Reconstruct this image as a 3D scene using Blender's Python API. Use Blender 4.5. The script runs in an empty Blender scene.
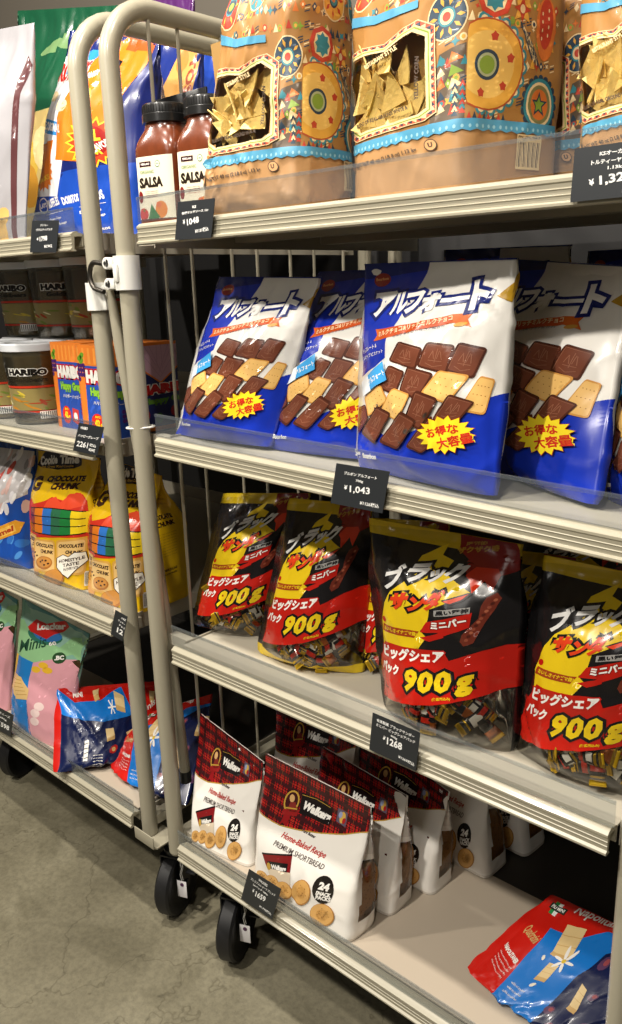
import bpy, bmesh, math, random
import numpy as np
from mathutils import Vector, Matrix, noise
from mathutils.geometry import tessellate_polygon

SC = bpy.context.scene
COL = SC.collection
PI = math.pi

# ------------------------------------------------------------------ camera solved from the photograph
F_PX = 822.4
CX, CY = 311.0, 512.0
RC = np.array([[0.73937342, 0.15852695, -0.65436698],      # world X, Y, Z axes seen by the lens (right, down, forward)
               [0.6726156, -0.21757759, 0.7072823],
               [-0.03025228, -0.96308317, -0.26749879]])
CAM = np.array([0.0, -0.81, 1.296])

def ray(p):
    return RC @ np.array([(p[0] - CX) / F_PX, (p[1] - CY) / F_PX, 1.0])
def on_z(p, z):
    d = ray(p); return CAM + d * ((z - CAM[2]) / d[2])
def on_y(p, y):
    d = ray(p); return CAM + d * ((y - CAM[1]) / d[1])
def on_x(p, x):
    d = ray(p); return CAM + d * ((x - CAM[0]) / d[0])
def on_plane(p, o, n):
    d = ray(p); return CAM + d * (np.dot(np.array(o) - CAM, n) / np.dot(d, n))
def proj(P):
    q = RC.T @ (np.array(P, float) - CAM)
    return (CX + F_PX * q[0] / q[2], CY + F_PX * q[1] / q[2])

cd = bpy.data.cameras.new('camera')
cam = bpy.data.objects.new('camera', cd); COL.objects.link(cam)
right, down, fwd = RC[:, 0], RC[:, 1], RC[:, 2]
m = Matrix(((right[0], -down[0], -fwd[0], CAM[0]), (right[1], -down[1], -fwd[1], CAM[1]),
            (right[2], -down[2], -fwd[2], CAM[2]), (0, 0, 0, 1)))
cam.matrix_world = m
cd.sensor_fit = 'VERTICAL'; cd.sensor_height = 24.0; cd.lens = 24.0 * F_PX / 1024.0
cd.clip_start = 0.02
SC.camera = cam
SC.view_settings.view_transform = 'Standard'
SC.view_settings.look = 'None'
SC.view_settings.gamma = 1
SC.view_settings.use_curve_mapping = False

# ------------------------------------------------------------------ materials
def srgb(c):
    if isinstance(c, str):
        c = [int(c[i:i + 2], 16) / 255 for i in (0, 2, 4)]
    return tuple((x / 12.92 if x <= 0.04045 else ((x + 0.055) / 1.055) ** 2.4) for x in c) + (1.0,)

MATS = {}
def mat(name, col='808080', rough=0.5, metal=0.0, coat=0.0, spec=0.5, bump=0.0, bscale=40.0, vary=0.0, vscale=6.0, alpha=None):
    if name in MATS: return MATS[name]
    m = bpy.data.materials.new(name); m.use_nodes = True
    nt = m.node_tree; b = nt.nodes['Principled BSDF']
    b.inputs['Base Color'].default_value = srgb(col)
    b.inputs['Roughness'].default_value = rough
    b.inputs['Metallic'].default_value = metal
    b.inputs['Coat Weight'].default_value = coat
    b.inputs['Coat Roughness'].default_value = 0.12
    b.inputs['Specular IOR Level'].default_value = spec
    if vary or bump:
        tc = nt.nodes.new('ShaderNodeTexCoord')
    if vary:
        n = nt.nodes.new('ShaderNodeTexNoise'); n.inputs['Scale'].default_value = vscale; n.inputs['Detail'].default_value = 5
        nt.links.new(tc.outputs['Object'], n.inputs['Vector'])
        mx = nt.nodes.new('ShaderNodeMix'); mx.data_type = 'RGBA'
        c = srgb(col)
        mx.inputs[6].default_value = tuple(min(1, x * (1 - vary)) for x in c[:3]) + (1,)
        mx.inputs[7].default_value = tuple(min(1, x * (1 + vary)) for x in c[:3]) + (1,)
        nt.links.new(n.outputs['Fac'], mx.inputs[0]); nt.links.new(mx.outputs[2], b.inputs['Base Color'])
    if bump:
        n2 = nt.nodes.new('ShaderNodeTexNoise'); n2.inputs['Scale'].default_value = bscale; n2.inputs['Detail'].default_value = 3
        nt.links.new(tc.outputs['Object'], n2.inputs['Vector'])
        bp = nt.nodes.new('ShaderNodeBump'); bp.inputs['Strength'].default_value = bump; bp.inputs['Distance'].default_value = 0.004
        nt.links.new(n2.outputs['Fac'], bp.inputs['Height']); nt.links.new(bp.outputs['Normal'], b.inputs['Normal'])
    MATS[name] = m
    return m

def clear_mat(name, tint='ffffff', gloss=0.09, rough=0.06, haze=0.0, hazecol='d8dce0', fres=0.75):
    """thin clear plastic film: see-through with a fresnel gloss and a little haze"""
    if name in MATS: return MATS[name]
    m = bpy.data.materials.new(name); m.use_nodes = True
    nt = m.node_tree; nt.nodes.clear()
    out = nt.nodes.new('ShaderNodeOutputMaterial')
    tr = nt.nodes.new('ShaderNodeBsdfTransparent'); tr.inputs[0].default_value = srgb(tint)
    gl = nt.nodes.new('ShaderNodeBsdfGlossy'); gl.inputs['Roughness'].default_value = rough
    df = nt.nodes.new('ShaderNodeBsdfDiffuse'); df.inputs[0].default_value = srgb(hazecol)
    lw = nt.nodes.new('ShaderNodeLayerWeight'); lw.inputs[0].default_value = 0.25
    ad = nt.nodes.new('ShaderNodeMath'); ad.operation = 'MULTIPLY_ADD'; ad.inputs[1].default_value = fres; ad.inputs[2].default_value = gloss
    ad.use_clamp = True
    nt.links.new(lw.outputs['Fresnel'], ad.inputs[0])
    m1 = nt.nodes.new('ShaderNodeMixShader'); m1.inputs[0].default_value = haze
    nt.links.new(tr.outputs[0], m1.inputs[1]); nt.links.new(df.outputs[0], m1.inputs[2])
    m2 = nt.nodes.new('ShaderNodeMixShader')
    nt.links.new(ad.outputs[0], m2.inputs[0]); nt.links.new(m1.outputs[0], m2.inputs[1]); nt.links.new(gl.outputs[0], m2.inputs[2])
    nt.links.new(m2.outputs[0], out.inputs[0])
    MATS[name] = m
    return m

def film(col, rough=0.27, coat=0.4):           # printed plastic film colour
    return mat('film_' + col, col, rough, coat=coat)
def paper(col):
    return mat('paper_' + col, col, 0.5, coat=0.08)

# ------------------------------------------------------------------ mesh helpers
def link(name, me, parent=None):
    o = bpy.data.objects.new(name, me); COL.objects.link(o)
    if parent is not None: o.parent = parent
    return o
def tag(o, label=None, cat=None, group=None, kind=None):
    if label: o['label'] = label
    if cat: o['category'] = cat
    if group: o['group'] = group
    if kind: o['kind'] = kind
    return o
def empty(name, loc, rz=0.0):
    o = bpy.data.objects.new(name, None); COL.objects.link(o)
    o.location = loc; o.rotation_euler = (0, 0, rz); o.empty_display_size = 0.05
    return o

class MB:
    """collects shapes for ONE mesh object"""
    def __init__(s): s.v = []; s.f = []; s.m = []; s.sm = []
    def add(s, v, f, mi=0, smooth=False):
        n = len(s.v); s.v += [tuple(p) for p in v]
        for q in f:
            s.f.append(tuple(i + n for i in q)); s.m.append(mi); s.sm.append(smooth)
    def box(s, a, b, mi=0, bev=0.0):
        (x0, y0, z0), (x1, y1, z1) = a, b
        if bev <= 0:
            v = [(x0, y0, z0), (x1, y0, z0), (x1, y1, z0), (x0, y1, z0), (x0, y0, z1), (x1, y0, z1), (x1, y1, z1), (x0, y1, z1)]
            s.add(v, [(3, 2, 1, 0), (4, 5, 6, 7), (0, 1, 5, 4), (1, 2, 6, 5), (2, 3, 7, 6), (3, 0, 4, 7)], mi)
        else:
            bm = bmesh.new(); bmesh.ops.create_cube(bm, size=1)
            for q in bm.verts: q.co = Vector(((x0 + x1) / 2 + q.co.x * (x1 - x0), (y0 + y1) / 2 + q.co.y * (y1 - y0), (z0 + z1) / 2 + q.co.z * (z1 - z0)))
            bmesh.ops.bevel(bm, geom=list(bm.edges), offset=bev, segments=2, affect='EDGES', profile=0.5)
            s.add([tuple(q.co) for q in bm.verts], [tuple(q.index for q in f.verts) for f in bm.faces], mi, True); bm.free()
    def tube(s, pts, r, seg=12, mi=0, closed=False, caps=True):
        P = [Vector(p) for p in pts]; n = len(P); V = []
        up = None
        for i, p in enumerate(P):
            if closed: t = P[(i + 1) % n] - P[i - 1]
            else: t = P[min(i + 1, n - 1)] - P[max(i - 1, 0)]
            t.normalize()
            if up is None:
                up = t.orthogonal().normalized()
            up = (up - t * up.dot(t)).normalized(); sd = t.cross(up)
            rr = r[i] if isinstance(r, (list, tuple)) else r
            for k in range(seg):
                a = 2 * PI * k / seg
                V.append(p + up * (rr * math.cos(a)) + sd * (rr * math.sin(a)))
        F = []
        for i in range(n if closed else n - 1):
            j = (i + 1) % n
            for k in range(seg):
                l = (k + 1) % seg
                F.append((i * seg + k, i * seg + l, j * seg + l, j * seg + k))
        if caps and not closed:
            F.append(tuple(range(seg))[::-1]); F.append(tuple((n - 1) * seg + k for k in range(seg)))
        s.add(V, F, mi, True)
    def lathe(s, prof, c=(0, 0, 0), axis='z', seg=40, mi=0, smooth=True):
        V = []; F = []
        for (r, z) in prof:
            for k in range(seg):
                a = 2 * PI * k / seg; x, y = r * math.cos(a), r * math.sin(a)
                V.append({'z': (c[0] + x, c[1] + y, c[2] + z), 'x': (c[0] + z, c[1] + x, c[2] + y), 'y': (c[0] + x, c[1] + z, c[2] - y)}[axis])
        for i in range(len(prof) - 1):
            for k in range(seg):
                l = (k + 1) % seg
                F.append((i * seg + k, i * seg + l, (i + 1) * seg + l, (i + 1) * seg + k))
        if prof[0][0] > 1e-6: F.append(tuple(range(seg))[::-1])
        if prof[-1][0] > 1e-6: F.append(tuple((len(prof) - 1) * seg + k for k in range(seg)))
        s.add(V, F, mi, smooth)
    def extrude_x(s, prof, x0, x1, mi=0, smooth=False):
        """profile of (y, z) points, closed, run along x"""
        n = len(prof)
        V = [(x0, y, z) for y, z in prof] + [(x1, y, z) for y, z in prof]
        F = [(i, (i + 1) % n, n + (i + 1) % n, n + i) for i in range(n)]
        s.add(V, F, mi, smooth)
        tri = tessellate_polygon([[Vector((0, y, z)) for y, z in prof]])
        s.add(V, [t for t in tri] + [tuple(n + i for i in t)[::-1] for t in tri], mi)
    def prism(s, pts, z0, z1, mi=0):
        n = len(pts); V = [(x, y, z0) for x, y in pts] + [(x, y, z1) for x, y in pts]
        F = [(i, (i + 1) % n, n + (i + 1) % n, n + i) for i in range(n)]
        s.add(V, F, mi)
        tri = tessellate_polygon([[Vector((x, y, 0)) for x, y in pts]])
        s.add(V, [tuple(t) for t in tri] + [tuple(n + i for i in t) for t in tri], mi)
    def xform(s, M):
        s.v = [tuple(M @ Vector(p)) for p in s.v]; return s
    def build(s, name, mats, parent=None, fix=True):
        me = bpy.data.meshes.new(name); me.from_pydata(s.v, [], s.f)
        if not isinstance(mats, (list, tuple)): mats = [mats]
        for k in mats: me.materials.append(k)
        me.polygons.foreach_set('material_index', s.m); me.polygons.foreach_set('use_smooth', s.sm)
        if fix:
            bm = bmesh.new(); bm.from_mesh(me); bmesh.ops.recalc_face_normals(bm, faces=bm.faces); bm.to_mesh(me); bm.free()
        me.update()
        try: me.set_sharp_from_angle(angle=math.radians(38))
        except Exception: pass
        return link(name, me, parent)

# ------------------------------------------------------------------ flat artwork that is draped on a surface
def homography(src, dst):
    A = []; b = []
    for (x, y), (u, v) in zip(src, dst):
        A.append([x, y, 1, 0, 0, 0, -u * x, -u * y]); b.append(u)
        A.append([0, 0, 0, x, y, 1, -v * x, -v * y]); b.append(v)
    h = np.linalg.solve(np.array(A, float), np.array(b, float))
    return np.append(h, 1).reshape(3, 3)

TEXT_CACHE = {}
def text_mesh(s, bold, res=2):
    key = (s, round(bold, 4))
    if key in TEXT_CACHE: return TEXT_CACHE[key]
    c = bpy.data.curves.new('txt', 'FONT'); c.body = s; c.size = 1; c.offset = bold; c.resolution_u = res; c.fill_mode = 'BOTH'
    o = bpy.data.objects.new('txt', c); COL.objects.link(o)
    dg = bpy.context.evaluated_depsgraph_get()
    me = o.evaluated_get(dg).to_mesh()
    V = np.empty(len(me.vertices) * 3); me.vertices.foreach_get('co', V); V = V.reshape(-1, 3)[:, :2].copy()
    Fs = [tuple(p.vertices) for p in me.polygons]
    o.evaluated_get(dg).to_mesh_clear()
    bpy.data.objects.remove(o); bpy.data.curves.remove(c)
    TEXT_CACHE[key] = (V, Fs)
    return TEXT_CACHE[key]

class Art:
    """shapes in author space -> (u, v); u runs along the wrap in face widths, v from the foot (0) to the head (1)"""
    def __init__(s): s.chunks = []; s.mats = []; s.H = np.eye(3); s.view = (0, 0, 1); s.clear = []
    def quad(s, tl, tr, br, bl, u0=0.0, u1=1.0, v0=0.0, v1=1.0):
        s.H = homography([tl, tr, br, bl], [(u0, v1), (u1, v1), (u1, v0), (u0, v0)])
        return s
    def crop(s, x0, y0, k): s.view = (x0, y0, k); return s
    def uv(s, P):
        P = np.asarray(P, float).reshape(-1, 2)
        Q = np.c_[s.view[0] + P[:, 0] / s.view[2], s.view[1] + P[:, 1] / s.view[2], np.ones(len(P))] @ s.H.T
        return Q[:, :2] / Q[:, 2:3]
    def mi(s, m):
        if m not in s.mats: s.mats.append(m)
        return s.mats.index(m)
    def raw(s, UV, faces, m, lev):
        s.chunks.append((np.asarray(UV, float), faces, s.mi(m), float(lev)))
    def poly(s, pts, m, lev=1):
        UV = s.uv(pts)
        tri = tessellate_polygon([[Vector((p[0], p[1], 0)) for p in UV]])
        s.raw(UV, tri, m, lev)
    def ell(s, c, rx, ry, m, lev=1, rot=0.0, n=20, a0=0, a1=360):
        r = math.radians(rot)
        P = []
        for i in range(n):
            a = math.radians(a0 + (a1 - a0) * i / (n if a1 - a0 == 360 else n - 1)); x, y = rx * math.cos(a), ry * math.sin(a)
            P.append((c[0] + x * math.cos(r) - y * math.sin(r), c[1] + x * math.sin(r) + y * math.cos(r)))
        s.poly(P, m, lev)
    def star(s, c, r1, r2, n, m, lev=1, rot=0.0, sq=1.0):
        P = []
        for i in range(2 * n):
            a = math.radians(rot) + PI * i / n; r = r1 if i % 2 == 0 else r2
            P.append((c[0] + r * math.cos(a), c[1] + sq * r * math.sin(a)))
        s.poly(P, m, lev)
    def line(s, pts, w, m, lev=1, closed=False):
        P = [np.array(p, float) for p in pts]
        if closed: P.append(P[0])
        for a, b in zip(P[:-1], P[1:]):
            d = b - a; L = np.hypot(*d)
            if L < 1e-9: continue
            n = np.array([-d[1], d[0]]) / L * w / 2
            s.poly([a - n, b - n, b + n, a + n], m, lev)
    def text(s, t, p0, p1, h, m, lev=1, bold=0.02, out=None, outw=0.05, slant=0.0, shadow=None):
        """fits the glyphs between p0 and p1 (foot line) with height h, author pixels"""
        p0 = np.array(p0, float); p1 = np.array(p1, float); ex = p1 - p0; L = np.hypot(*ex); up = np.array([ex[1], -ex[0]]) / L * h
        V, Fs = text_mesh(t, bold)
        if not len(V): return
        lo, hi = V.min(0), V.max(0); sp = np.maximum(hi - lo, 1e-6)
        def put(V_, Fs_, m_, lev_, off=(0, 0)):
            N = (V_ - lo) / sp
            A = p0 + N[:, :1] * ex + N[:, 1:] * up + (N[:, 1:] * slant * h) * (ex / L) + np.array(off)
            s.raw(s.uv(A), Fs_, m_, lev_)
        if shadow: put(*text_mesh(t, bold + outw), shadow[0], lev, shadow[1])
        if out is not None:
            put(*text_mesh(t, bold + outw), out, lev)
        put(V, Fs, m, lev + (1 if (out is not None or shadow) else 0))
    def cut(s, nu, nv, L):
        """cuts the artwork along the grid lines of a surface with nu x nv cells over u in [0, L]"""
        CO = []; FF = []; MM = []; n0 = 0; E = 1e-5
        for (UV, faces, k, lev) in s.chunks:
            X = UV[:, 0] / L * nu; Y = UV[:, 1] * nv
            if X.max() < E or Y.max() < E or X.min() > nu - E or Y.min() > nv - E: continue
            bm = bmesh.new(); vs = [bm.verts.new((x, y, 0)) for x, y in zip(X, Y)]
            for f in faces:
                try: bm.faces.new([vs[i] for i in f])
                except ValueError: pass
            def bi(co, no, clear=False):
                bmesh.ops.bisect_plane(bm, geom=bm.verts[:] + bm.edges[:] + bm.faces[:], dist=1e-7, plane_co=co, plane_no=no, clear_outer=clear)
            if Y.min() < E: bi((0, E, 0), (0, -1, 0), True)
            if Y.max() > nv - E: bi((0, nv - E, 0), (0, 1, 0), True)
            if X.min() < E: bi((E, 0, 0), (-1, 0, 0), True)
            if X.max() > nu - E: bi((nu - E, 0, 0), (1, 0, 0), True)
            if not bm.faces: bm.free(); continue
            x0, x1, y0, y1 = max(X.min(), 0), min(X.max(), nu), max(Y.min(), 0), min(Y.max(), nv)
            for i in range(int(x0) + 1, math.ceil(x1)): bi((i, 0, 0), (1, 0, 0))
            for j in range(int(y0) + 1, math.ceil(y1)): bi((0, j, 0), (0, 1, 0))
            dd = [v.co.x - v.co.y for v in bm.verts]
            for q in range(math.ceil(min(dd)), math.floor(max(dd)) + 1): bi((q, 0, 0), (0.70710678, -0.70710678, 0))
            bm.verts.index_update()
            co = np.array([(v.co.x, v.co.y, lev) for v in bm.verts])
            for f in bm.faces:
                q = [v.index for v in f.verts]; x, y = co[q, 0], co[q, 1]
                if (x * np.roll(y, -1) - y * np.roll(x, -1)).sum() < 0: q = q[::-1]
                FF.append([a + n0 for a in q]); MM.append(k)
            CO.append(co); n0 += len(co); bm.free()
        if not CO: return None
        return np.concatenate(CO), FF, MM, list(s.mats)

LIFT = 0.00011
def drape(P, N, base_mats, base_idx, cut, name, parent=None, lift=LIFT, extra=None, close_bottom=True):
    """P, N: (nv+1, nu+1, 3) grids. One mesh: the surface and the print that lies on it."""
    nv, nu = P.shape[0] - 1, P.shape[1] - 1
    V = [P.reshape(-1, 3)]; NN = [N.reshape(-1, 3)]
    W = nu + 1
    loops = []; starts = []; mi = []
    I, J = np.meshgrid(np.arange(nu), np.arange(nv))
    a = (J * W + I).ravel(); b = a + 1; c = a + W + 1; d = a + W
    T = np.stack([np.stack([a, b, c], 1), np.stack([a, c, d], 1)], 1).reshape(-1, 3)
    loops.append(T.ravel()); cnt = [3] * len(T); mi += list(np.repeat(base_idx.ravel(), 2))
    mats = list(base_mats)
    if cut is not None:
        co, F, M, am = cut
        x = np.clip(co[:, 0], 0, nu - 1e-6); y = np.clip(co[:, 1], 0, nv - 1e-6)
        i = x.astype(int); j = y.astype(int); fx = (x - i)[:, None]; fy = (y - j)[:, None]
        def lerp(G):
            A, B, C, D = G[j, i], G[j, i + 1], G[j + 1, i + 1], G[j + 1, i]
            lowr = A + fx * (B - A) + fy * (C - B); upr = A + fy * (D - A) + fx * (C - D)
            return np.where(fx >= fy, lowr, upr)
        n = lerp(N); n /= np.linalg.norm(n, axis=1, keepdims=True) + 1e-12
        V.append(lerp(P) + n * ((co[:, 2:3]) * lift)); NN.append(n)
        off = len(mats); base = W * (nv + 1)
        for f in F: cnt.append(len(f))
        loops.append(np.array([k + base for f in F for k in f])); mi += [k + off for k in M]; mats += am
    V = np.concatenate(V); NN = np.concatenate(NN); L = np.concatenate(loops).astype(np.int32); cnt = np.array(cnt, np.int32)
    me = bpy.data.meshes.new(name)
    me.vertices.add(len(V)); me.vertices.foreach_set('co', V.ravel().astype(np.float32))
    me.loops.add(len(L)); me.loops.foreach_set('vertex_index', L)
    me.polygons.add(len(cnt)); st = np.concatenate([[0], np.cumsum(cnt)[:-1]]).astype(np.int32)
    me.polygons.foreach_set('loop_start', st); me.polygons.foreach_set('loop_total', cnt)
    me.polygons.foreach_set('material_index', np.array(mi, np.int32))
    me.polygons.foreach_set('use_smooth', np.ones(len(cnt), bool))
    for k in mats: me.materials.append(k)
    me.update(calc_edges=True); me.validate(clean_customdata=False)
    if len(me.vertices) == len(NN):
        me.normals_split_custom_set_from_vertices([tuple(q) for q in NN])
    return link(name, me, parent)

def grid_normals(P, periodic=True):
    if periodic:
        Q = np.concatenate([P[:, -2:-1], P, P[:, 1:2]], 1); du = (Q[:, 2:] - Q[:, :-2])
    else:
        du = np.gradient(P, axis=1)
    dv = np.gradient(P, axis=0)
    n = np.cross(du, dv); L = np.linalg.norm(n, axis=2, keepdims=True)
    return n / np.maximum(L, 1e-12)

def fbm(x, y, z, oct=3):
    return noise.fractal(Vector((x, y, z)), 1.0, 2.0, oct, noise_basis='PERLIN_ORIGINAL')

def smooth(a, b, x):
    t = np.clip((x - a) / (b - a), 0, 1); return t * t * (3 - 2 * t)

def bag_surface(W, D, H, nu, nv, puff=0.03, shoulder=0.55, seal=0.05, wrinkle=0.003, seed=0, neck=0.08, foot=0.4, bottom_p=0.5,
                gusset=True, sag=0.0, crease=1.0, topfill=0.0, sideways=None):
    """closed wrap of a filled bag, s from the front left corner; returns (nv+1, nu+1, 3), x right, y back, z up, z in [0,H]"""
    Lp = 2 * (W + D)
    s = np.linspace(0, Lp, nu + 1); t = np.linspace(0, 1, nv + 1)
    # rectangle section
    def rect(q):
        q = q % Lp
        x = np.where(q < W, q - W / 2, np.where(q < W + D, W / 2, np.where(q < 2 * W + D, W / 2 - (q - W - D), -W / 2)))
        y = np.where(q < W, 0, np.where(q < W + D, q - W, np.where(q < 2 * W + D, D, D - (q - 2 * W - D))))
        return x, y
    rad = min(0.012, D * 0.3 + 0.002)
    xs = 0; ys = 0
    offs = np.linspace(-rad, rad, 5)
    for o in offs:
        a, b = rect(s + o); xs = xs + a / 5; ys = ys + b / 5
    q = s % Lp
    xf = np.where(q < W, q - W / 2, np.where(q < W + D, W / 2 - (D / 2 - np.abs(q - W - D / 2)) * 0.9, np.where(q < 2 * W + D, W / 2 - (q - W - D), -W / 2 + (D / 2 - np.abs(q - 2 * W - D - D / 2)) * 0.9)))
    yf = np.where(q < W, -0.0009, np.where(q < W + D, -0.0009 + 0.0018 * (q - W) / max(D, 1e-6), np.where(q < 2 * W + D, 0.0009, 0.0009 - 0.0018 * (q - 2 * W - D) / max(D, 1e-6))))
    xi = np.clip(2 * xs / W, -1, 1)
    face = np.where(q <= W, -1.0, np.where((q >= W + D) & (q <= 2 * W + D), 1.0, 0.0))
    shape = np.maximum(0, 1 - np.abs(xi) ** 2.4) ** 0.85 * face
    sidew = np.where((q > W) & (q < W + D), np.sin(PI * np.clip((q - W) / max(D, 1e-6), 0, 1)), 0) - np.where(q > 2 * W + D, np.sin(PI * np.clip((q - 2 * W - D) / max(D, 1e-6), 0, 1)), 0)
    P = np.zeros((nv + 1, nu + 1, 3))
    for j, tt in enumerate(t):
        k = smooth(1 - shoulder, 1 - seal, tt)
        yc = D / 2
        x = xs * (1 - k) + xf * k
        y = ys * (1 - k) + (yf + yc) * k
        up = 1 - smooth(1 - shoulder * 1.0, 1 - seal, tt)
        up = max(up, 0) ** (0.8)
        up = up if topfill == 0 else max(up, topfill * (1 - float(smooth(1 - seal * 2.2, 1 - seal, tt))))
        dn = bottom_p + (1 - bottom_p) * min(1, tt / foot) ** 0.6 if tt < foot else 1.0
        if not gusset: dn *= 0.15 + 0.85 * min(1, (tt + 0.01) / 0.09) ** 0.5
        p = puff * up * dn * (1 + sag * (0.5 - tt))
        x = x * (1 - neck * (p / max(puff, 1e-6)) * (0.6 if gusset else 1))
        P[j, :, 0] = x + sidew * p * 0.35
        P[j, :, 1] = y + shape * p
        P[j, :, 2] = H * tt
    # wrinkles along the normal
    N = grid_normals(P)
    rnd = random.Random(seed); o1, o2 = rnd.uniform(0, 50), rnd.uniform(0, 50)
    big = 9.0 + rnd.uniform(-1, 1)
    creases = []
    for _ in range(int(16 * crease)):
        cx = rnd.uniform(0, Lp); cz = rnd.choice([rnd.uniform(0, 1), rnd.uniform(0.72, 1.0), rnd.uniform(0, 0.2)]); an = rnd.gauss(PI / 2, 0.6)
        creases.append((cx, cz * H, math.cos(an), math.sin(an), rnd.uniform(0.025, 0.08), rnd.uniform(0.0025, 0.006), rnd.choice([-1, 1, 1]) * rnd.uniform(0.3, 1.0)))
    S, T = np.meshgrid(s, t * H)
    disp = np.zeros_like(S)
    for (cx, cz, dx, dz, ln, wd, am) in creases:
        for wrap in (-Lp, 0, Lp):
            ax = S - cx - wrap; az = T - cz
            al = ax * dx + az * dz; ac = -ax * dz + az * dx
            disp += am * wrinkle * 0.9 * np.exp(-(al / ln) ** 2) * (np.exp(-(ac / wd) ** 2) - 0.45 * np.exp(-((ac - 2 * wd) / (1.6 * wd)) ** 2))
    for j in range(nv + 1):
        tz = t[j] * H
        es = math.exp(-(H * (1 - t[j])) / 0.05) + 0.8 * math.exp(-tz / 0.035)
        for i in range(nu):
            a = 2 * PI * s[i] / Lp
            cxs, sxs = math.cos(a) * Lp / (2 * PI), math.sin(a) * Lp / (2 * PI)
            n1 = fbm(cxs * big + o1, sxs * big, tz * big * 0.7 + o2, 3)
            n2 = noise.noise(Vector((cxs * 55 + o2, sxs * 55, tz * 9 + o1)))
            n3 = 1 - abs(noise.noise(Vector((cxs * 22 + o1, sxs * 22, tz * 17)))) * 2
            disp[j, i] += wrinkle * (1.3 * n1 + 0.5 * n2 * (0.3 + es) + 0.5 * max(n3, 0) ** 3)
        disp[j, nu] = disp[j, 0]
        damp = min(1, (1 - t[j]) / max(seal, 1e-3)) * 0.8 + 0.2
        disp[j] *= damp
        if t[j] < 0.04: disp[j] *= t[j] / 0.04
    P = P + N * disp[:, :, None]
    P[:, :, 2] = np.maximum(P[:, :, 2], 0)
    P[:, nu] = P[:, 0]
    return P

def warp_to(P, W, D, H, corners, lean, bend=0.0, fwd_top=0.0):
    """corners: BL, BR, TL, TR given in the leaning plane as (a, h); bilinear"""
    (al, hl), (ar, hr), (bl, gl), (br, gr) = corners
    xi = P[..., 0] / W + 0.5; t = P[..., 2] / H
    a = (al * (1 - xi) + ar * xi) * (1 - t) + (bl * (1 - xi) + br * xi) * t
    h = (hl * (1 - xi) + hr * xi) * (1 - t) + (gl * (1 - xi) + gr * xi) * t
    Q = np.empty_like(P)
    Q[..., 0] = a; Q[..., 1] = P[..., 1] + h * math.sin(lean) + bend * t * t
    Q[..., 2] = h * math.cos(lean)
    return Q

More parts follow.
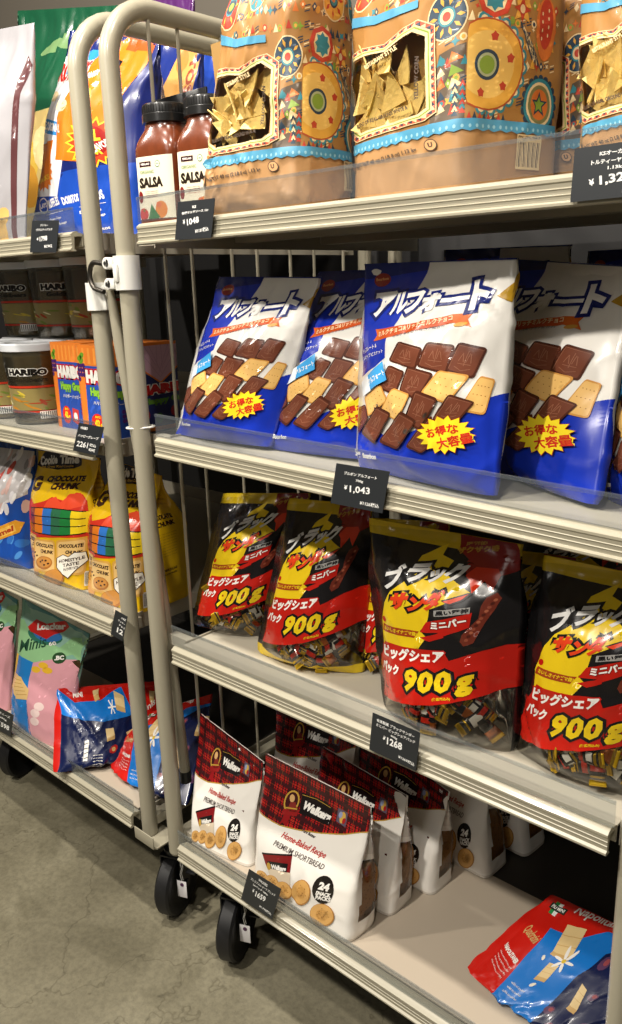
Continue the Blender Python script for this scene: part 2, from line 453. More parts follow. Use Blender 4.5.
CUTS = {}
def bag(name, art, artkey, bl, br, tl, tr, z=None, y=None, lean=10, depth=0.09, cell=0.0055, base='ffffff', base_fn=None, seed=0, ymove=0.0,
        nominal=None, label=None, cat='bag', group=None, bend=0.0, back=0.0, seam_mid=True, **kw):
    """bl..tr: the front face's corners in the photo; z: height it stands on; back: moved deeper by this much (same look, farther)"""
    if y is not None:
        A = on_y(bl, y[0]); B = on_y(br, y[1]); zz = z if z is not None else min(A[2], B[2]); A[2] = B[2] = zz
    else:
        A = on_z(bl, z); B = on_z(br, z); zz = z
    ex = B - A; Wd = np.hypot(ex[0], ex[1]); ex = ex / Wd; ex[2] = 0
    nb = np.array([-ex[1], ex[0], 0.0])
    L = math.radians(lean)
    upv = nb * math.sin(L) + np.array([0, 0, math.cos(L)])
    nrm = np.cross(ex, upv)
    par = tr is None
    if par: tr = tl
    TLw = on_plane(tl, A, nrm); TRw = on_plane(tr, A, nrm)
    def loc(p): d = p - A; return (float(d @ ex), float(d @ upv))
    sh = 0.0 if kw.get('gusset', True) else 0.5 * kw.get('puff', .03)
    if sh:
        A = A + nb * sh; TLw = on_plane(tl, A, nrm); TRw = on_plane(tr, A, nrm)
        a0, a1 = loc(on_plane(bl, A, nrm))[0], loc(on_plane(br, A, nrm))[0]
        c = [(a0, 0.0), (a1, 0.0), loc(TLw), loc(TRw)]
    else:
        q = depth / 2 if seam_mid else 0.0; A2 = A + nb * q; TLw = on_plane(tl, A2, nrm) - nb * q; TRw = on_plane(tr, A2, nrm) - nb * q
        c = [(0.0, 0.0), (Wd, 0.0), loc(TLw), loc(TRw)]
    if par: c[3] = (c[1][0] + c[2][0] - c[0][0], c[2][1])
    H = 0.5 * (c[2][1] + c[3][1]); W = Wd
    if nominal: Wn, Hn = nominal
    else: Wn, Hn = W, H
    Lw = 2 * (1 + depth / Wn)             # wrap length in face widths
    nu = int(round(2 * (Wn + depth) / cell)); nv = int(round(Hn / cell))
    key = (artkey, nu, nv)
    if art is not None and key not in CUTS: CUTS[key] = art.cut(nu, nv, Lw)
    P = bag_surface(Wn, depth, Hn, nu, nv, seed=seed, **kw)
    Q = warp_to(P, Wn, depth, Hn, c, L, bend)
    off = A + ex * (Wd / 2); Q[..., 0] -= Wd / 2
    Q[..., 2] = np.maximum(Q[..., 2], 0)
    N = grid_normals(Q)
    bi = np.zeros((nv, nu), int)
    bm_ = [base] if not isinstance(base, (list, tuple)) else list(base)
    bm_ = [film(b) if isinstance(b, str) else b for b in bm_]
    if base_fn is not None:
        uu = (np.arange(nu) + 0.5) / nu * Lw; vv = (np.arange(nv) + 0.5) / nv
        for j in range(nv):
            for i in range(nu): bi[j, i] = base_fn(uu[i], vv[j])
    root = drape(Q, N, bm_, bi, CUTS.get(key), name)
    root.location = tuple(off + nb * back); root.rotation_euler = (0, 0, math.atan2(ex[1], ex[0]))
    root.location.z = zz
    if label: tag(root, label, cat, group)
    def surf(u, v, inset=0.0):
        i = min(max(u / Lw * nu, 0), nu - 1e-6); j = min(max(v * nv, 0), nv - 1e-6); ii, jj = int(i), int(j)
        return Vector(Q[jj, ii]) - Vector(N[jj, ii]) * inset, Vector(N[jj, ii])
    info = dict(W=W, H=H, yaw=math.degrees(math.atan2(ex[1], ex[0])), loc=[round(float(v), 3) for v in root.location], c=[(round(a, 3), round(b, 3)) for a, b in c])
    print('BAG', name, seed, 'W%.3f H%.3f yaw%.0f' % (W, H, info['yaw']), info['loc'], info['c'])
    return root, surf, ex, nb
# ------------------------------------------------------------------ materials of the place
M_PAINT = mat('beige_paint', '9f9986', 0.32, coat=0.3, bump=0.02, bscale=300)
M_RAIL = mat('beige_rail', 'a29c88', 0.38, coat=0.2, bump=0.015, bscale=200)
M_TRAY = mat('tray_paint', 'b0a998', 0.45)
M_LINER = mat('liner_board', 'b3a694', 0.6, vary=0.04, vscale=9)
M_BLACK = mat('black_rubber', '101012', 0.55)
M_BLACKP = mat('black_plastic', '17181a', 0.32)
M_STEEL = mat('zinc_steel', '9a9a96', 0.3, metal=1.0)
M_DSTEEL = mat('dark_steel', '4a4640', 0.38, metal=0.8)
M_WHITEP = mat('white_nylon', 'dcdbd4', 0.4)
M_CLEAR = clear_mat('clear_guard', 'f4f6f7', gloss=0.035, rough=0.10, haze=0.045, fres=.3, hazecol='c4ccd4')
M_CARD = mat('card_black', '25282b', 0.42)
M_CHALK = mat('card_white', 'e8e8e4', 0.5)

# ------------------------------------------------------------------ setting
def floor_mat():
    m = bpy.data.materials.new('concrete'); m.use_nodes = True
    nt = m.node_tree; b = nt.nodes['Principled BSDF']; tc = nt.nodes.new('ShaderNodeTexCoord')
    def no(scale, det=6, rough=0.6, dist=0.0):
        n = nt.nodes.new('ShaderNodeTexNoise'); n.inputs['Scale'].default_value = scale; n.inputs['Detail'].default_value = det
        n.inputs['Roughness'].default_value = rough; n.inputs['Distortion'].default_value = dist
        nt.links.new(tc.outputs['Object'], n.inputs['Vector']); return n
    def ramp(src, stops):
        r = nt.nodes.new('ShaderNodeValToRGB'); nt.links.new(src, r.inputs[0])
        e = r.color_ramp.elements
        e[0].position, e[0].color = stops[0][0], srgb(stops[0][1]); e[1].position, e[1].color = stops[-1][0], srgb(stops[-1][1])
        for p, c in stops[1:-1]:
            k = e.new(p); k.color = srgb(c)
        return r
    def mul(a, b_, f=1.0):
        x = nt.nodes.new('ShaderNodeMix'); x.data_type = 'RGBA'; x.blend_type = 'MULTIPLY'; x.inputs[0].default_value = f
        nt.links.new(a, x.inputs[6]); nt.links.new(b_, x.inputs[7]); return x.outputs[2]
    base = ramp(no(2.3, 7, 0.62, 0.4).outputs['Fac'], [(0.3, '655f4c'), (0.5, '7a745f'), (0.7, '8d8771')])
    fine = ramp(no(85, 4, 0.7).outputs['Fac'], [(0.3, 'c8c8c8'), (0.6, 'ffffff')])
    spots = ramp(no(20, 5, 0.75, 1.2).outputs['Fac'], [(0.26, '5a5244'), (0.37, 'ffffff')])
    patch = ramp(no(3.7, 3, 0.5, 1.5).outputs['Fac'], [(0.32, 'b9b7ae'), (0.5, 'ffffff')])
    c = mul(base.outputs[0], fine.outputs[0], 0.7); c = mul(c, spots.outputs[0], 0.6); c = mul(c, patch.outputs[0], 0.6)
    vo = nt.nodes.new('ShaderNodeTexVoronoi'); vo.feature = 'DISTANCE_TO_EDGE'; vo.inputs['Scale'].default_value = 2.1
    mp = nt.nodes.new('ShaderNodeMapping'); nt.links.new(tc.outputs['Object'], mp.inputs[0]); dn = no(6, 4)
    ad = nt.nodes.new('ShaderNodeMixRGB'); ad.blend_type = 'ADD'; ad.inputs[0].default_value = 0.25
    nt.links.new(mp.outputs[0], ad.inputs[1]); nt.links.new(dn.outputs['Color'], ad.inputs[2]); nt.links.new(ad.outputs[0], vo.inputs['Vector'])
    cr = ramp(vo.outputs['Distance'], [(0.0, '8a8270'), (0.006, 'ffffff')])
    c = mul(c, cr.outputs[0], 0.45)
    nt.links.new(c, b.inputs['Base Color'])
    rr = nt.nodes.new('ShaderNodeMapRange'); nt.links.new(no(5, 4).outputs['Fac'], rr.inputs[0]); rr.inputs[3].default_value = 0.42; rr.inputs[4].default_value = 0.7
    nt.links.new(rr.outputs[0], b.inputs['Roughness'])
    bp = nt.nodes.new('ShaderNodeBump'); bp.inputs['Strength'].default_value = 0.25; bp.inputs['Distance'].default_value = 0.003
    nt.links.new(no(60, 6, 0.7).outputs['Fac'], bp.inputs['Height']); nt.links.new(bp.outputs[0], b.inputs['Normal'])
    return m
f = MB(); f.box((-5, -3.2, -0.1), (2.5, 1.1, 0)); fl = f.build('floor', floor_mat()); tag(fl, kind='structure')
M_WALL = mat('wall_paint', '5f594f', 0.8, bump=0.05, bscale=60)
w = MB(); w.box((-5, 0.86, 0), (2.5, 0.98, 3.1)); wl = w.build('wall_back', M_WALL); tag(wl, kind='structure')

w = MB(); w.box((-5, 0.835, 0.0), (2.5, 0.86, 1.80)); tm = w.build('shade_sheet_1', mat('wall_shade', '1b1a1a', 0.7)); tag(tm, kind='structure')  # added black sheet, stands in for the shade on the lower wall

# ------------------------------------------------------------------ roll carts
Z_RAIL = {1: 1.361, 2: 1.017, 3: 0.655, 4: 0.228}
TRAY_UP = 0.027
DEPTH = 0.76
RAIL_PROF = [(0.006, 0.0), (-0.004, 0.0), (-0.0055, 0.0015), (-0.0055, 0.004), (-0.002, 0.006), (-0.002, 0.0225), (-0.0035, 0.024), (-0.0035, 0.027),
             (-0.001, 0.0285), (0.002, 0.031), (0.010, 0.0325), (0.012, 0.030), (0.020, 0.0285), (0.022, 0.027), (0.022, 0.008), (0.019, 0.008), (0.019, 0.024), (0.004, 0.024), (0.002, 0.004)]

def rail_mesh(x0, x1, zr):
    b = MB(); b.extrude_x([(y, z + zr) for y, z in RAIL_PROF], x0, x1)
    for g in (0.0105, 0.0165):                        # two shallow ridges along the face
        b.extrude_x([(-0.0021, zr + g), (-0.0029, zr + g + 0.0006), (-0.0029, zr + g + 0.0012), (-0.0021, zr + g + 0.0018)], x0, x1)
    return b

def make_cart(x_l, x_r, label, z2, tilt2, wires_left):
    """x_l, x_r: post axes"""
    xm = (x_l + x_r) / 2
    root = empty('roll_cart', (xm, 0, 0)); tag(root, label, 'cart', 'beige steel roll carts joined side by side')
    R = 0.0158; rt = 1.720; rad = 0.085
    for x in (x_l, x_r):
        pts = [(x, 0.028, 0.212), (x, 0.028, 0.6), (x, 0.028, 1.2), (x, 0.028, rt - rad)]
        for k in range(1, 9):
            a = PI / 2 * k / 8; pts.append((x, 0.028 + rad * (1 - math.cos(a)), rt - rad + rad * math.sin(a)))
        pts.append((x, 0.35, rt))
        for k in range(0, 9):
            a = PI / 2 * k / 8; pts.append((x, DEPTH - rad + rad * math.sin(a), rt - rad + rad * math.cos(a)))
        pts += [(x, DEPTH, 1.0), (x, DEPTH, 0.212)]
        b = MB(); b.tube(pts, R, 20); b.box((x - 0.012, 0.04, 0.228), (x + 0.012, DEPTH - 0.01, 0.25), bev=0.002)
        b.tube([(x, 0.028, 0.2119), (x, 0.028, 0.206)], 0.0125, 20)
        b.xform(Matrix.Translation((-xm, 0, 0)))
        b.build('side_frame', M_PAINT, root)
    # wires of the side panel
    if wires_left:
        for k, y in enumerate([0.103, 0.167, 0.256, 0.326, 0.41, 0.486, 0.571, 0.66]):
            b = MB(); o = 0.0 if k % 2 else 0.006
            b.tube([(x_l + o, y, 0.25), (x_l + o, y, 0.9), (x_l + o, y, rt - 0.004)], 0.0031, 8)
            b.xform(Matrix.Translation((-xm, 0, 0))); b.build('wire', M_PAINT, root)
    xa, xb = x_l + 0.053, x_r - 0.02
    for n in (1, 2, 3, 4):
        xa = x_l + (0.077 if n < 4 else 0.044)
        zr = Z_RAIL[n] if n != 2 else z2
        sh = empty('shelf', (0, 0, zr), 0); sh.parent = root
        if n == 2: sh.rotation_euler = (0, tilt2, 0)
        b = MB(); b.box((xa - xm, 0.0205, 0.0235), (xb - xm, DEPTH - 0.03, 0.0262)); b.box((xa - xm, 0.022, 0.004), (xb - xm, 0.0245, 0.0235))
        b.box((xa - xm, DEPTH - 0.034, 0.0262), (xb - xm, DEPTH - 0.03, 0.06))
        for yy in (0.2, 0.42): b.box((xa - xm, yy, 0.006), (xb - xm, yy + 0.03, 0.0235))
        b.build('tray', M_TRAY if n < 4 else mat('tray_shade', '35322d', 0.5), sh)  # bottom tray coloured dark in place of the shadow under the shelf above
        for x, s, xe in ((x_l, 1, xa - 0.003), (x_r, -1, xb + 0.001)):
            b = MB(); b.box((xe - xm, 0.03, -0.004), (xe + 0.002 - xm, DEPTH - 0.02, 0.030))
            xx = sorted((x + s * R * 0.6, xe + 0.001))
            b.box((xx[0] - xm, 0.045, 0.002), (xx[1] - xm, 0.062, 0.022))
            b.box((xx[0] - xm, DEPTH - 0.06, 0.002), (xx[1] - xm, DEPTH - 0.045, 0.022))
            b.build('side_bracket', M_TRAY, sh)
        rail_mesh(xa - xm, xb - xm, 0).build('price_rail', M_RAIL, sh)
        g = MB()
        th = 0.0012; top = 0.070 if n < 4 else 0.062
        g.extrude_x([(0.0035, 0.0335), (0.0035, top), (0.0035 + th, top + 0.0006), (0.0035 + th, 0.0335)], xa - xm - 0.004, xb - xm + 0.004)
        g.extrude_x([(0.0022, top - 0.004), (0.0022, top), (0.0033, top), (0.0033, top - 0.004)], xa - xm - 0.004, xb - xm + 0.004)
        g.build('clear_guard', M_CLEAR, sh)
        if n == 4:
            b = MB(); b.box((xa - xm + 0.01, 0.024, 0.0262), (xb - xm - 0.01, 0.318, 0.0285)); b.build('liner_board', M_LINER, sh)  # board stops at the shadow edge; the dark tray behind plays the shade
            b = MB()
            for y in (0.075, 0.3, 0.58): b.box((xa - xm, y, -0.018), (xb - xm, y + 0.035, 0.004))
            b.build('underframe', M_DSTEEL, sh)
    return root, xm

def caster(root, xm, x, y, rz, tagged):
    e = empty('caster', (x - xm, y, 0), rz); e.parent = root
    r = 0.070
    w = MB()
    prof = [(0.030, -0.014), (0.050, -0.0135), (0.054, -0.016), (r - 0.004, -0.0165), (r, -0.012), (r, 0.012), (r - 0.004, 0.0165), (0.054, 0.016), (0.050, 0.0135), (0.030, 0.014)]
    w.lathe(prof, (0, 0, r), 'x', 44)
    w.build('wheel', M_BLACK, e)
    h = MB(); h.lathe([(0.032, -0.0125), (0.046, -0.0105), (0.046, 0.0105), (0.032, 0.0125)], (0, 0, r), 'x', 32)
    h.lathe([(0.0, -0.020), (0.013, -0.020), (0.013, 0.020), (0.0, 0.020)], (0, 0, r), 'x', 20); h.build('hub', M_BLACKP, e)
    k = MB()
    for s in (-1, 1):
        xs = sorted((s * 0.021, s * 0.0235)); 
        P = [(-0.012, r - 0.014), (0.012, r - 0.014), (0.030, 0.120), (0.030, 0.142), (-0.022, 0.142), (-0.022, 0.120)]
        V = [(xs[0], a, b) for a, b in P] + [(xs[1], a, b) for a, b in P]; n = len(P)
        k.add(V, [(i, (i + 1) % n, n + (i + 1) % n, n + i) for i in range(n)] + [tuple(range(n))[::-1], tuple(range(n, 2 * n))])
    k.box((-0.0235, -0.022, 0.140), (0.0235, 0.030, 0.144)); k.lathe([(0.024, 0.144), (0.024, 0.154), (0.016, 0.158), (0.016, 0.205)], (0, 0.004, 0), 'z', 24)
    k.lathe([(0.0, -0.027), (0.008, -0.027), (0.008, 0.027), (0.0, 0.027)], (0, 0, r), 'x', 6)
    k.build('fork', M_BLACKP, e)
    p = MB(); p.box((0.024, -0.004, 0.118), (0.046, 0.03, 0.127), bev=0.002); p.box((0.036, -0.022, 0.112), (0.058, 0.004, 0.116), bev=0.001); p.build('brake_pedal', M_BLACKP, e)
    if tagged:
        t = MB(); pts = [(0.030, -0.030, 0.15), (0.033, -0.031, 0.13), (0.029, -0.032, 0.115), (0.032, -0.032, 0.1)]
        t.tube(pts, 0.0007, 6); t.tube([(p[0] + 0.001, p[1] + 0.004, p[2]) for p in pts], 0.0007, 6); t.build('tag_string', M_WHITEP, e)
        g = MB(); g.box((0.020, -0.0325, 0.060), (0.042, -0.0318, 0.100), bev=0.0003); tg = g.build('hang_tag', mat('tag_white', 'f2f0f2', 0.4), e)
        d = MB(); d.lathe([(0.0, -0.0006), (0.0042, -0.0006), (0.0042, 0.0), (0.0, 0.0)], (0.032, -0.0328, 0.0915), 'y', 16); d.build('eyelet', mat('eyelet_purple', '5a3a58', 0.4), e)
    return e

XL, XR = -1.169, -0.2835
X2R = -1.257; X2L = X2R - (XR - XL)
cart, cxm = make_cart(XL, XR, 'beige steel roll cart whose shelves hold tortilla chips, blue cookie bags and tartan bags', 1.0185, math.radians(1.55), True)
cart2, cxm2 = make_cart(X2L, X2R, 'beige steel roll cart with the gummy tubs, yellow cookie bags and mint green bags', 1.000, 0.0, False)
caster(cart, cxm, -1.055, 0.075, math.radians(24), True)
caster(cart, cxm, -0.42, 0.09, math.radians(30), False)
caster(cart, cxm, -1.06, 0.57, math.radians(20), False)
caster(cart, cxm, -0.42, 0.57, math.radians(-35), False)
caster(cart2, cxm2, -1.245, 0.075, math.radians(22), True)
caster(cart2, cxm2, -1.99, 0.12, math.radians(20), False)
caster(cart2, cxm2, -1.36, 0.57, math.radians(24), False)
# foot plate that reaches over from the left cart's post
b = MB(); pl = [(X2R - 0.012, 0.000), (X2R + 0.045, 0.000), (X2R + 0.052, 0.007), (X2R + 0.052, 0.060), (X2R - 0.012, 0.060)]
b.prism([(x - cxm2, y) for x, y in pl], 0.207, 0.210); b.box((X2R - 0.012 - cxm2, -0.002, 0.2095), (X2R + 0.050 - cxm2, 0.0005, 0.236), bev=0.0008)
b.build('foot_plate', M_PAINT, cart2)

# joining clamps and latch rod
def clamp(root, xm, x, z0, z1, ears):
    e = MB(); e.lathe([(0.0160, z0), (0.0215, z0), (0.0215, z1), (0.0160, z1), (0.0160, z0)], (x - xm, 0.028, 0), 'z', 32)
    if ears:
        for zz in (z0 + 0.010, z1 - 0.011):
            e.lathe([(0.0, -0.007), (0.0085, -0.007), (0.0095, -0.006), (0.0095, 0.006), (0.0, 0.006)], (x - xm - 0.027, 0.012, zz), 'y', 24)
            e.box((x - xm - 0.027, 0.005, zz - 0.008), (x - xm - 0.008, 0.018, zz + 0.008), bev=0.002)
        e.box((x - xm - 0.006, 0.002, z0 + 0.012), (x - xm + 0.006, 0.010, z1 - 0.012), bev=0.004)
    else:
        e.box((x - xm + 0.012, 0.02, z0), (x - xm + 0.030, 0.033, z1 - 0.006), bev=0.002)
    c = e.build('clamp', M_WHITEP, root)
    if ears:
        for zz in (z0 + 0.010, z1 - 0.011):
            s = MB(); s.lathe([(0.0, -0.0085), (0.0035, -0.0085), (0.0042, -0.0065), (0.0, -0.0065)], (x - xm - 0.027, 0.012, zz), 'y', 12); s.build('screw', M_STEEL, c)
    return c
zc = float(on_y((126, 272), 0.01)[2]); print('clamp z', zc, on_y((126, 272), 0.01))
clamp(cart, cxm, XL, zc - 0.028, zc + 0.026, True)
zc2 = float(on_y((98, 296), 0.01)[2])
clamp(cart2, cxm2, X2R, zc2 - 0.024, zc2 + 0.022, False)
h = MB(); hz = zc + 0.004; hx = X2R + 0.034
pts = [(XL - 0.030, 0.010, zc + 0.014)]
for k in range(0, 13):
    a = PI / 2 + PI * k / 12; pts.append((hx - 0.004 + 0.018 * math.cos(a), 0.006, hz - 0.008 + 0.022 * math.sin(a)))
pts += [(hx + 0.012, 0.008, zc - 0.030)]
h.tube(pts, 0.0042, 12); h.xform(Matrix.Translation((-cxm, 0, 0))); h.build('hook', M_DSTEEL, cart)
rod = MB()
a = np.array([hx + 0.010, 0.020, zc - 0.022]); b_ = np.array([XL - 0.004, 0.066, 0.36])
pp = [tuple(a + (b_ - a) * k / 10 + np.array([0, 0.012 * math.sin(PI * k / 10), 0])) for k in range(11)]
rod.tube(pp, [0.0062] + [0.0105] * 9 + [0.0105], 16); rod.xform(Matrix.Translation((-cxm, 0, 0))); rd = rod.build('latch_rod', M_PAINT, cart)
cp = MB(); cp.tube([tuple(b_ + np.array([-0.0005, 0, 0.012]) - np.array([cxm, 0, 0])), tuple(b_ - np.array([cxm, 0, 0.012]))], 0.0118, 16); cp.build('end_cap', M_BLACKP, rd)
zt = float(on_y((146, 430), 0.02)[2])
z_ = MB(); P = []
for k in range(24):
    t = 2 * PI * k / 24; P.append((XL - 0.009 - cxm + 0.0275 * math.cos(t), 0.034 + 0.0215 * math.sin(t), zt + 0.002 * math.cos(t)))
z_.tube(P, 0.0018, 6, closed=True); z_.build('cable_tie', M_WHITEP, cart)

# ------------------------------------------------------------------ lights
def area(name, loc, target, size, power, col, shape='DISK', sy=None):
    l = bpy.data.lights.new(name, 'AREA'); l.shape = shape; l.size = size; l.energy = power; l.color = col
    if sy: l.size_y = sy
    o = bpy.data.objects.new(name, l); COL.objects.link(o); o.location = loc
    d = Vector(target) - Vector(loc); o.rotation_euler = d.to_track_quat('-Z', 'Y').to_euler()
    return o
WARM = (1.0, 0.93, 0.83)
area('ceiling_spotlight', (-1.25, -0.46, 2.9), (-0.95, 0.0, 0.9), 0.09, 33, WARM)
area('ceiling_spotlight', (-0.25, -0.46, 2.9), (-0.5, 0.0, 0.9), 0.09, 15, WARM)
area('ceiling_spotlight', (-1.05, -1.70, 2.9), (-0.8, 0.2, 0.9), 0.10, 42, WARM)
area('ceiling_spotlight', (0.25, -1.75, 2.9), (-0.5, 0.2, 0.9), 0.10, 14, WARM)
area('ceiling_spotlight', (-2.5, -1.3, 2.9), (-1.7, 0.2, 0.9), 0.10, 26, WARM)
area('front_fill_light', (-0.6, -3.0, 2.6), (-0.8, 0.2, 0.8), 1.2, 8, (1.0, 0.95, 0.88))  # unseen fill lamp, added to brighten rail faces and bag fronts
wd = bpy.data.worlds.new('world'); SC.world = wd; wd.use_nodes = True
wd.node_tree.nodes['Background'].inputs[0].default_value = (1.0, 0.9, 0.78, 1); wd.node_tree.nodes['Background'].inputs[1].default_value = 0.045
SC.view_settings.exposure = 0.35
# ------------------------------------------------------------------ artwork of the packages
WH = film('ece9e2'); BLK = film('141314'); 
C_CH1, C_CH2, C_CH3 = film('4a2417'), film('6b3a28'), film('8a5a44')
C_BI1, C_BI2, C_BI3 = film('c98f45'), film('e2b56a'), film('9a6427')

def lerp2(a, b, t): return (a[0] + (b[0] - a[0]) * t, a[1] + (b[1] - a[1]) * t)
def quadpt(q, u, v):
    """q: tl, tr, br, bl"""
    return lerp2(lerp2(q[0], q[1], u), lerp2(q[3], q[2], u), v)
def rquad(q, r=0.16, k=3):
    """quad with rounded corners"""
    P = []
    for i in range(4):
        c = q[i]; a = lerp2(c, q[i - 1], r); b = lerp2(c, q[(i + 1) % 4], r)
        for j in range(k + 1):
            t = j / k; P.append(lerp2(lerp2(a, c, t), lerp2(c, b, t), t))
    return P
def inner(q, e=0.09): return [quadpt(q, e, e), quadpt(q, 1 - e, e), quadpt(q, 1 - e, 1 - e), quadpt(q, e, 1 - e)]

def choc(A, q, lev):
    A.poly(rquad(q, .14), C_CH1, lev); A.poly(rquad(inner(q, .07), .12), C_CH2, lev + 1)
    # a small sailing ship relief
    L = lambda pts, w=2.0: A.line([quadpt(q, a, b) for a, b in pts], w, C_CH3, lev + 2)
    L([(.24, .78), (.5, .86), (.78, .74)]); L([(.30, .66), (.74, .62)]); L([(.50, .2), (.52, .7)])
    L([(.36, .3), (.30, .58)]); L([(.36, .3), (.47, .58)]); L([(.62, .28), (.72, .56)]); L([(.58, .26), (.56, .56)])
    A.line([quadpt(q, .07, .10), quadpt(q, .93, .10)], 1.6, C_CH3, lev + 2); A.line([quadpt(q, .09, .1), quadpt(q, .09, .9)], 1.6, C_CH3, lev + 2)
def bisc(A, q, lev):
    A.poly(rquad(q, .14), C_BI1, lev); A.poly(rquad(inner(q, .05), .14), C_BI2, lev + 1)
    for a in (.22, .41, .60, .79):
        for b in (.25, .5, .75): A.ell(quadpt(q, a, b), 1.9, 1.9, C_BI3, lev + 2, n=6)

def alfort_art():
    A = Art().quad((357, 262), (500, 257), (492, 499), (352, 470))
    NAVY, BLUE, SKY, ORG, RED, YEL, GOLD = film('15246e'), film('1230ac'), film('3f9bd8'), film('d8661c'), film('c8301c'), film('f3dc2a'), film('b38a1e', 0.25)
    A.crop(355, 250, 3.77)
    A.poly([(-60, 20), (245, 30), (238, 80), (215, 150), (190, 260), (165, 320), (168, 395), (120, 430), (40, 470), (-60, 500)], BLUE, 1)
    A.poly([(-60, 20), (245, 30), (240, 70), (60, 100), (-60, 110)], NAVY, 2)
    A.crop(355, 340, 3.77)
    A.poly([(-60, 330), (60, 325), (160, 360), (250, 345), (380, 290), (470, 235), (560, 190), (560, 660), (-80, 660)], BLUE, 3)
    ck = [('c', (218, 0), (305, 22), (285, 95), (192, 66)), ('c', (325, 2), (408, 14), (392, 112), (298, 84)), ('c', (425, 5), (498, 28), (468, 132), (394, 100)),
          ('c', (190, 88), (243, 110), (208, 192), (140, 165)), ('c', (262, 92), (347, 118), (300, 208), (232, 180)),
          ('b', (488, 135), (520, 150), (500, 272), (436, 252)), ('b', (370, 108), (455, 128), (398, 224), (320, 186)),
          ('b', (62, 212), (150, 165), (174, 216), (84, 280)), ('b', (205, 176), (268, 198), (216, 292), (144, 262)),
          ('c', (12, 262), (62, 244), (78, 292), (22, 352)), ('c', (405, 198), (472, 230), (430, 292), (352, 292)), ('c', (298, 184), (367, 214), (302, 326), (250, 288)),
          ('c', (130, 246), (182, 272), (106, 384), (46, 348)), ('c', (345, 278), (352, 380), (300, 418), (248, 394)), ('c', (235, 263), (288, 298), (206, 404), (136, 376))]
    def grow(q, f=1.12):
        cx_, cy_ = sum(p[0] for p in q) / 4, sum(p[1] for p in q) / 4
        return [(cx_ + (p[0] - cx_) * f, cy_ + (p[1] - cy_) * f) for p in q]
    for i, k in enumerate(ck): (choc if k[0] == 'c' else bisc)(A, grow(k[1:]), 4 + i * 2)
    A.star((386, 350), 96, 74, 17, film('b04012'), 36, 5, .82); A.star((386, 350), 93, 71, 17, YEL, 37, 5, .82)
    A.text('お得な', (330, 366), (435, 344), 42, RED, 38, bold=.035, out=YEL, outw=.06)
    A.text('大容量', (366, 408), (476, 384), 44, RED, 38, bold=.035, out=YEL, outw=.06)
    A.text('5g', (0, 452), (38, 450), 34, WH, 36, bold=.03); A.text('Bourbon', (46, 446), (112, 450), 18, WH, 36, bold=.05)
    A.crop(355, 250, 3.77)
    A.ell((75, 107), 31, 26, film('8f2a20'), 4, -8); A.text('Bourbon', (52, 112), (98, 106), 11, film('e0a060'), 5, bold=.03)
    A.poly([(42, 495), (92, 462), (104, 522), (58, 548)], film('dfe6ec'), 36); A.poly([(90, 465), (168, 408), (186, 478), (102, 520)], SKY, 37)
    A.text('アルフォート', (98, 502), (180, 458), 22, WH, 38, bold=.03)
    A.text('チョコレート &', (36, 388), (120, 358), 17, WH, 4, bold=.02); A.text('ミスティブビスケット', (36, 412), (158, 376), 15, WH, 4, bold=.02)
    # orange ribbon
    A.poly([(98, 292), (140, 290), (260, 268), (378, 236), (442, 232), (432, 254), (450, 284), (388, 268), (262, 300), (136, 330), (98, 336), (112, 314)], ORG, 5)
    A.poly([(120, 293), (260, 268), (378, 240), (388, 266), (262, 298), (132, 328)], film('c9501a'), 6)
    A.text('ミルクチョコ&リッチミルクチョコ', (124, 322), (384, 258), 21, film('f7e2b4'), 7, bold=.03)
    A.ell((415, 274), 22, 8, film('d8a040'), 7, -10); A.text('ミルクチョコとココア配合の', (190, 322), (365, 282), 9, film('555a70'), 7, bold=0)
    # title, drawn glyph by glyph
    for ch, a, b, h in (('ア', (66, 250), (152, 238), 92), ('ル', (142, 244), (208, 232), 84), ('フ', (200, 240), (262, 226), 80), ('ォ', (256, 232), (320, 220), 66),
                        ('ー', (322, 196), (416, 182), 16), ('ト', (424, 224), (488, 212), 112)):
        A.text(ch, a, b, h, film('f4f2ee'), 8, bold=.05 if ch != 'ー' else .03, out=NAVY, outw=.115, slant=.12)
    A.poly([(503, 170), (620, 28), (626, 50), (548, 192)], GOLD, 9)
    A.line([(-40, 44), (640, 26)], 9, NAVY, 10)
    return A

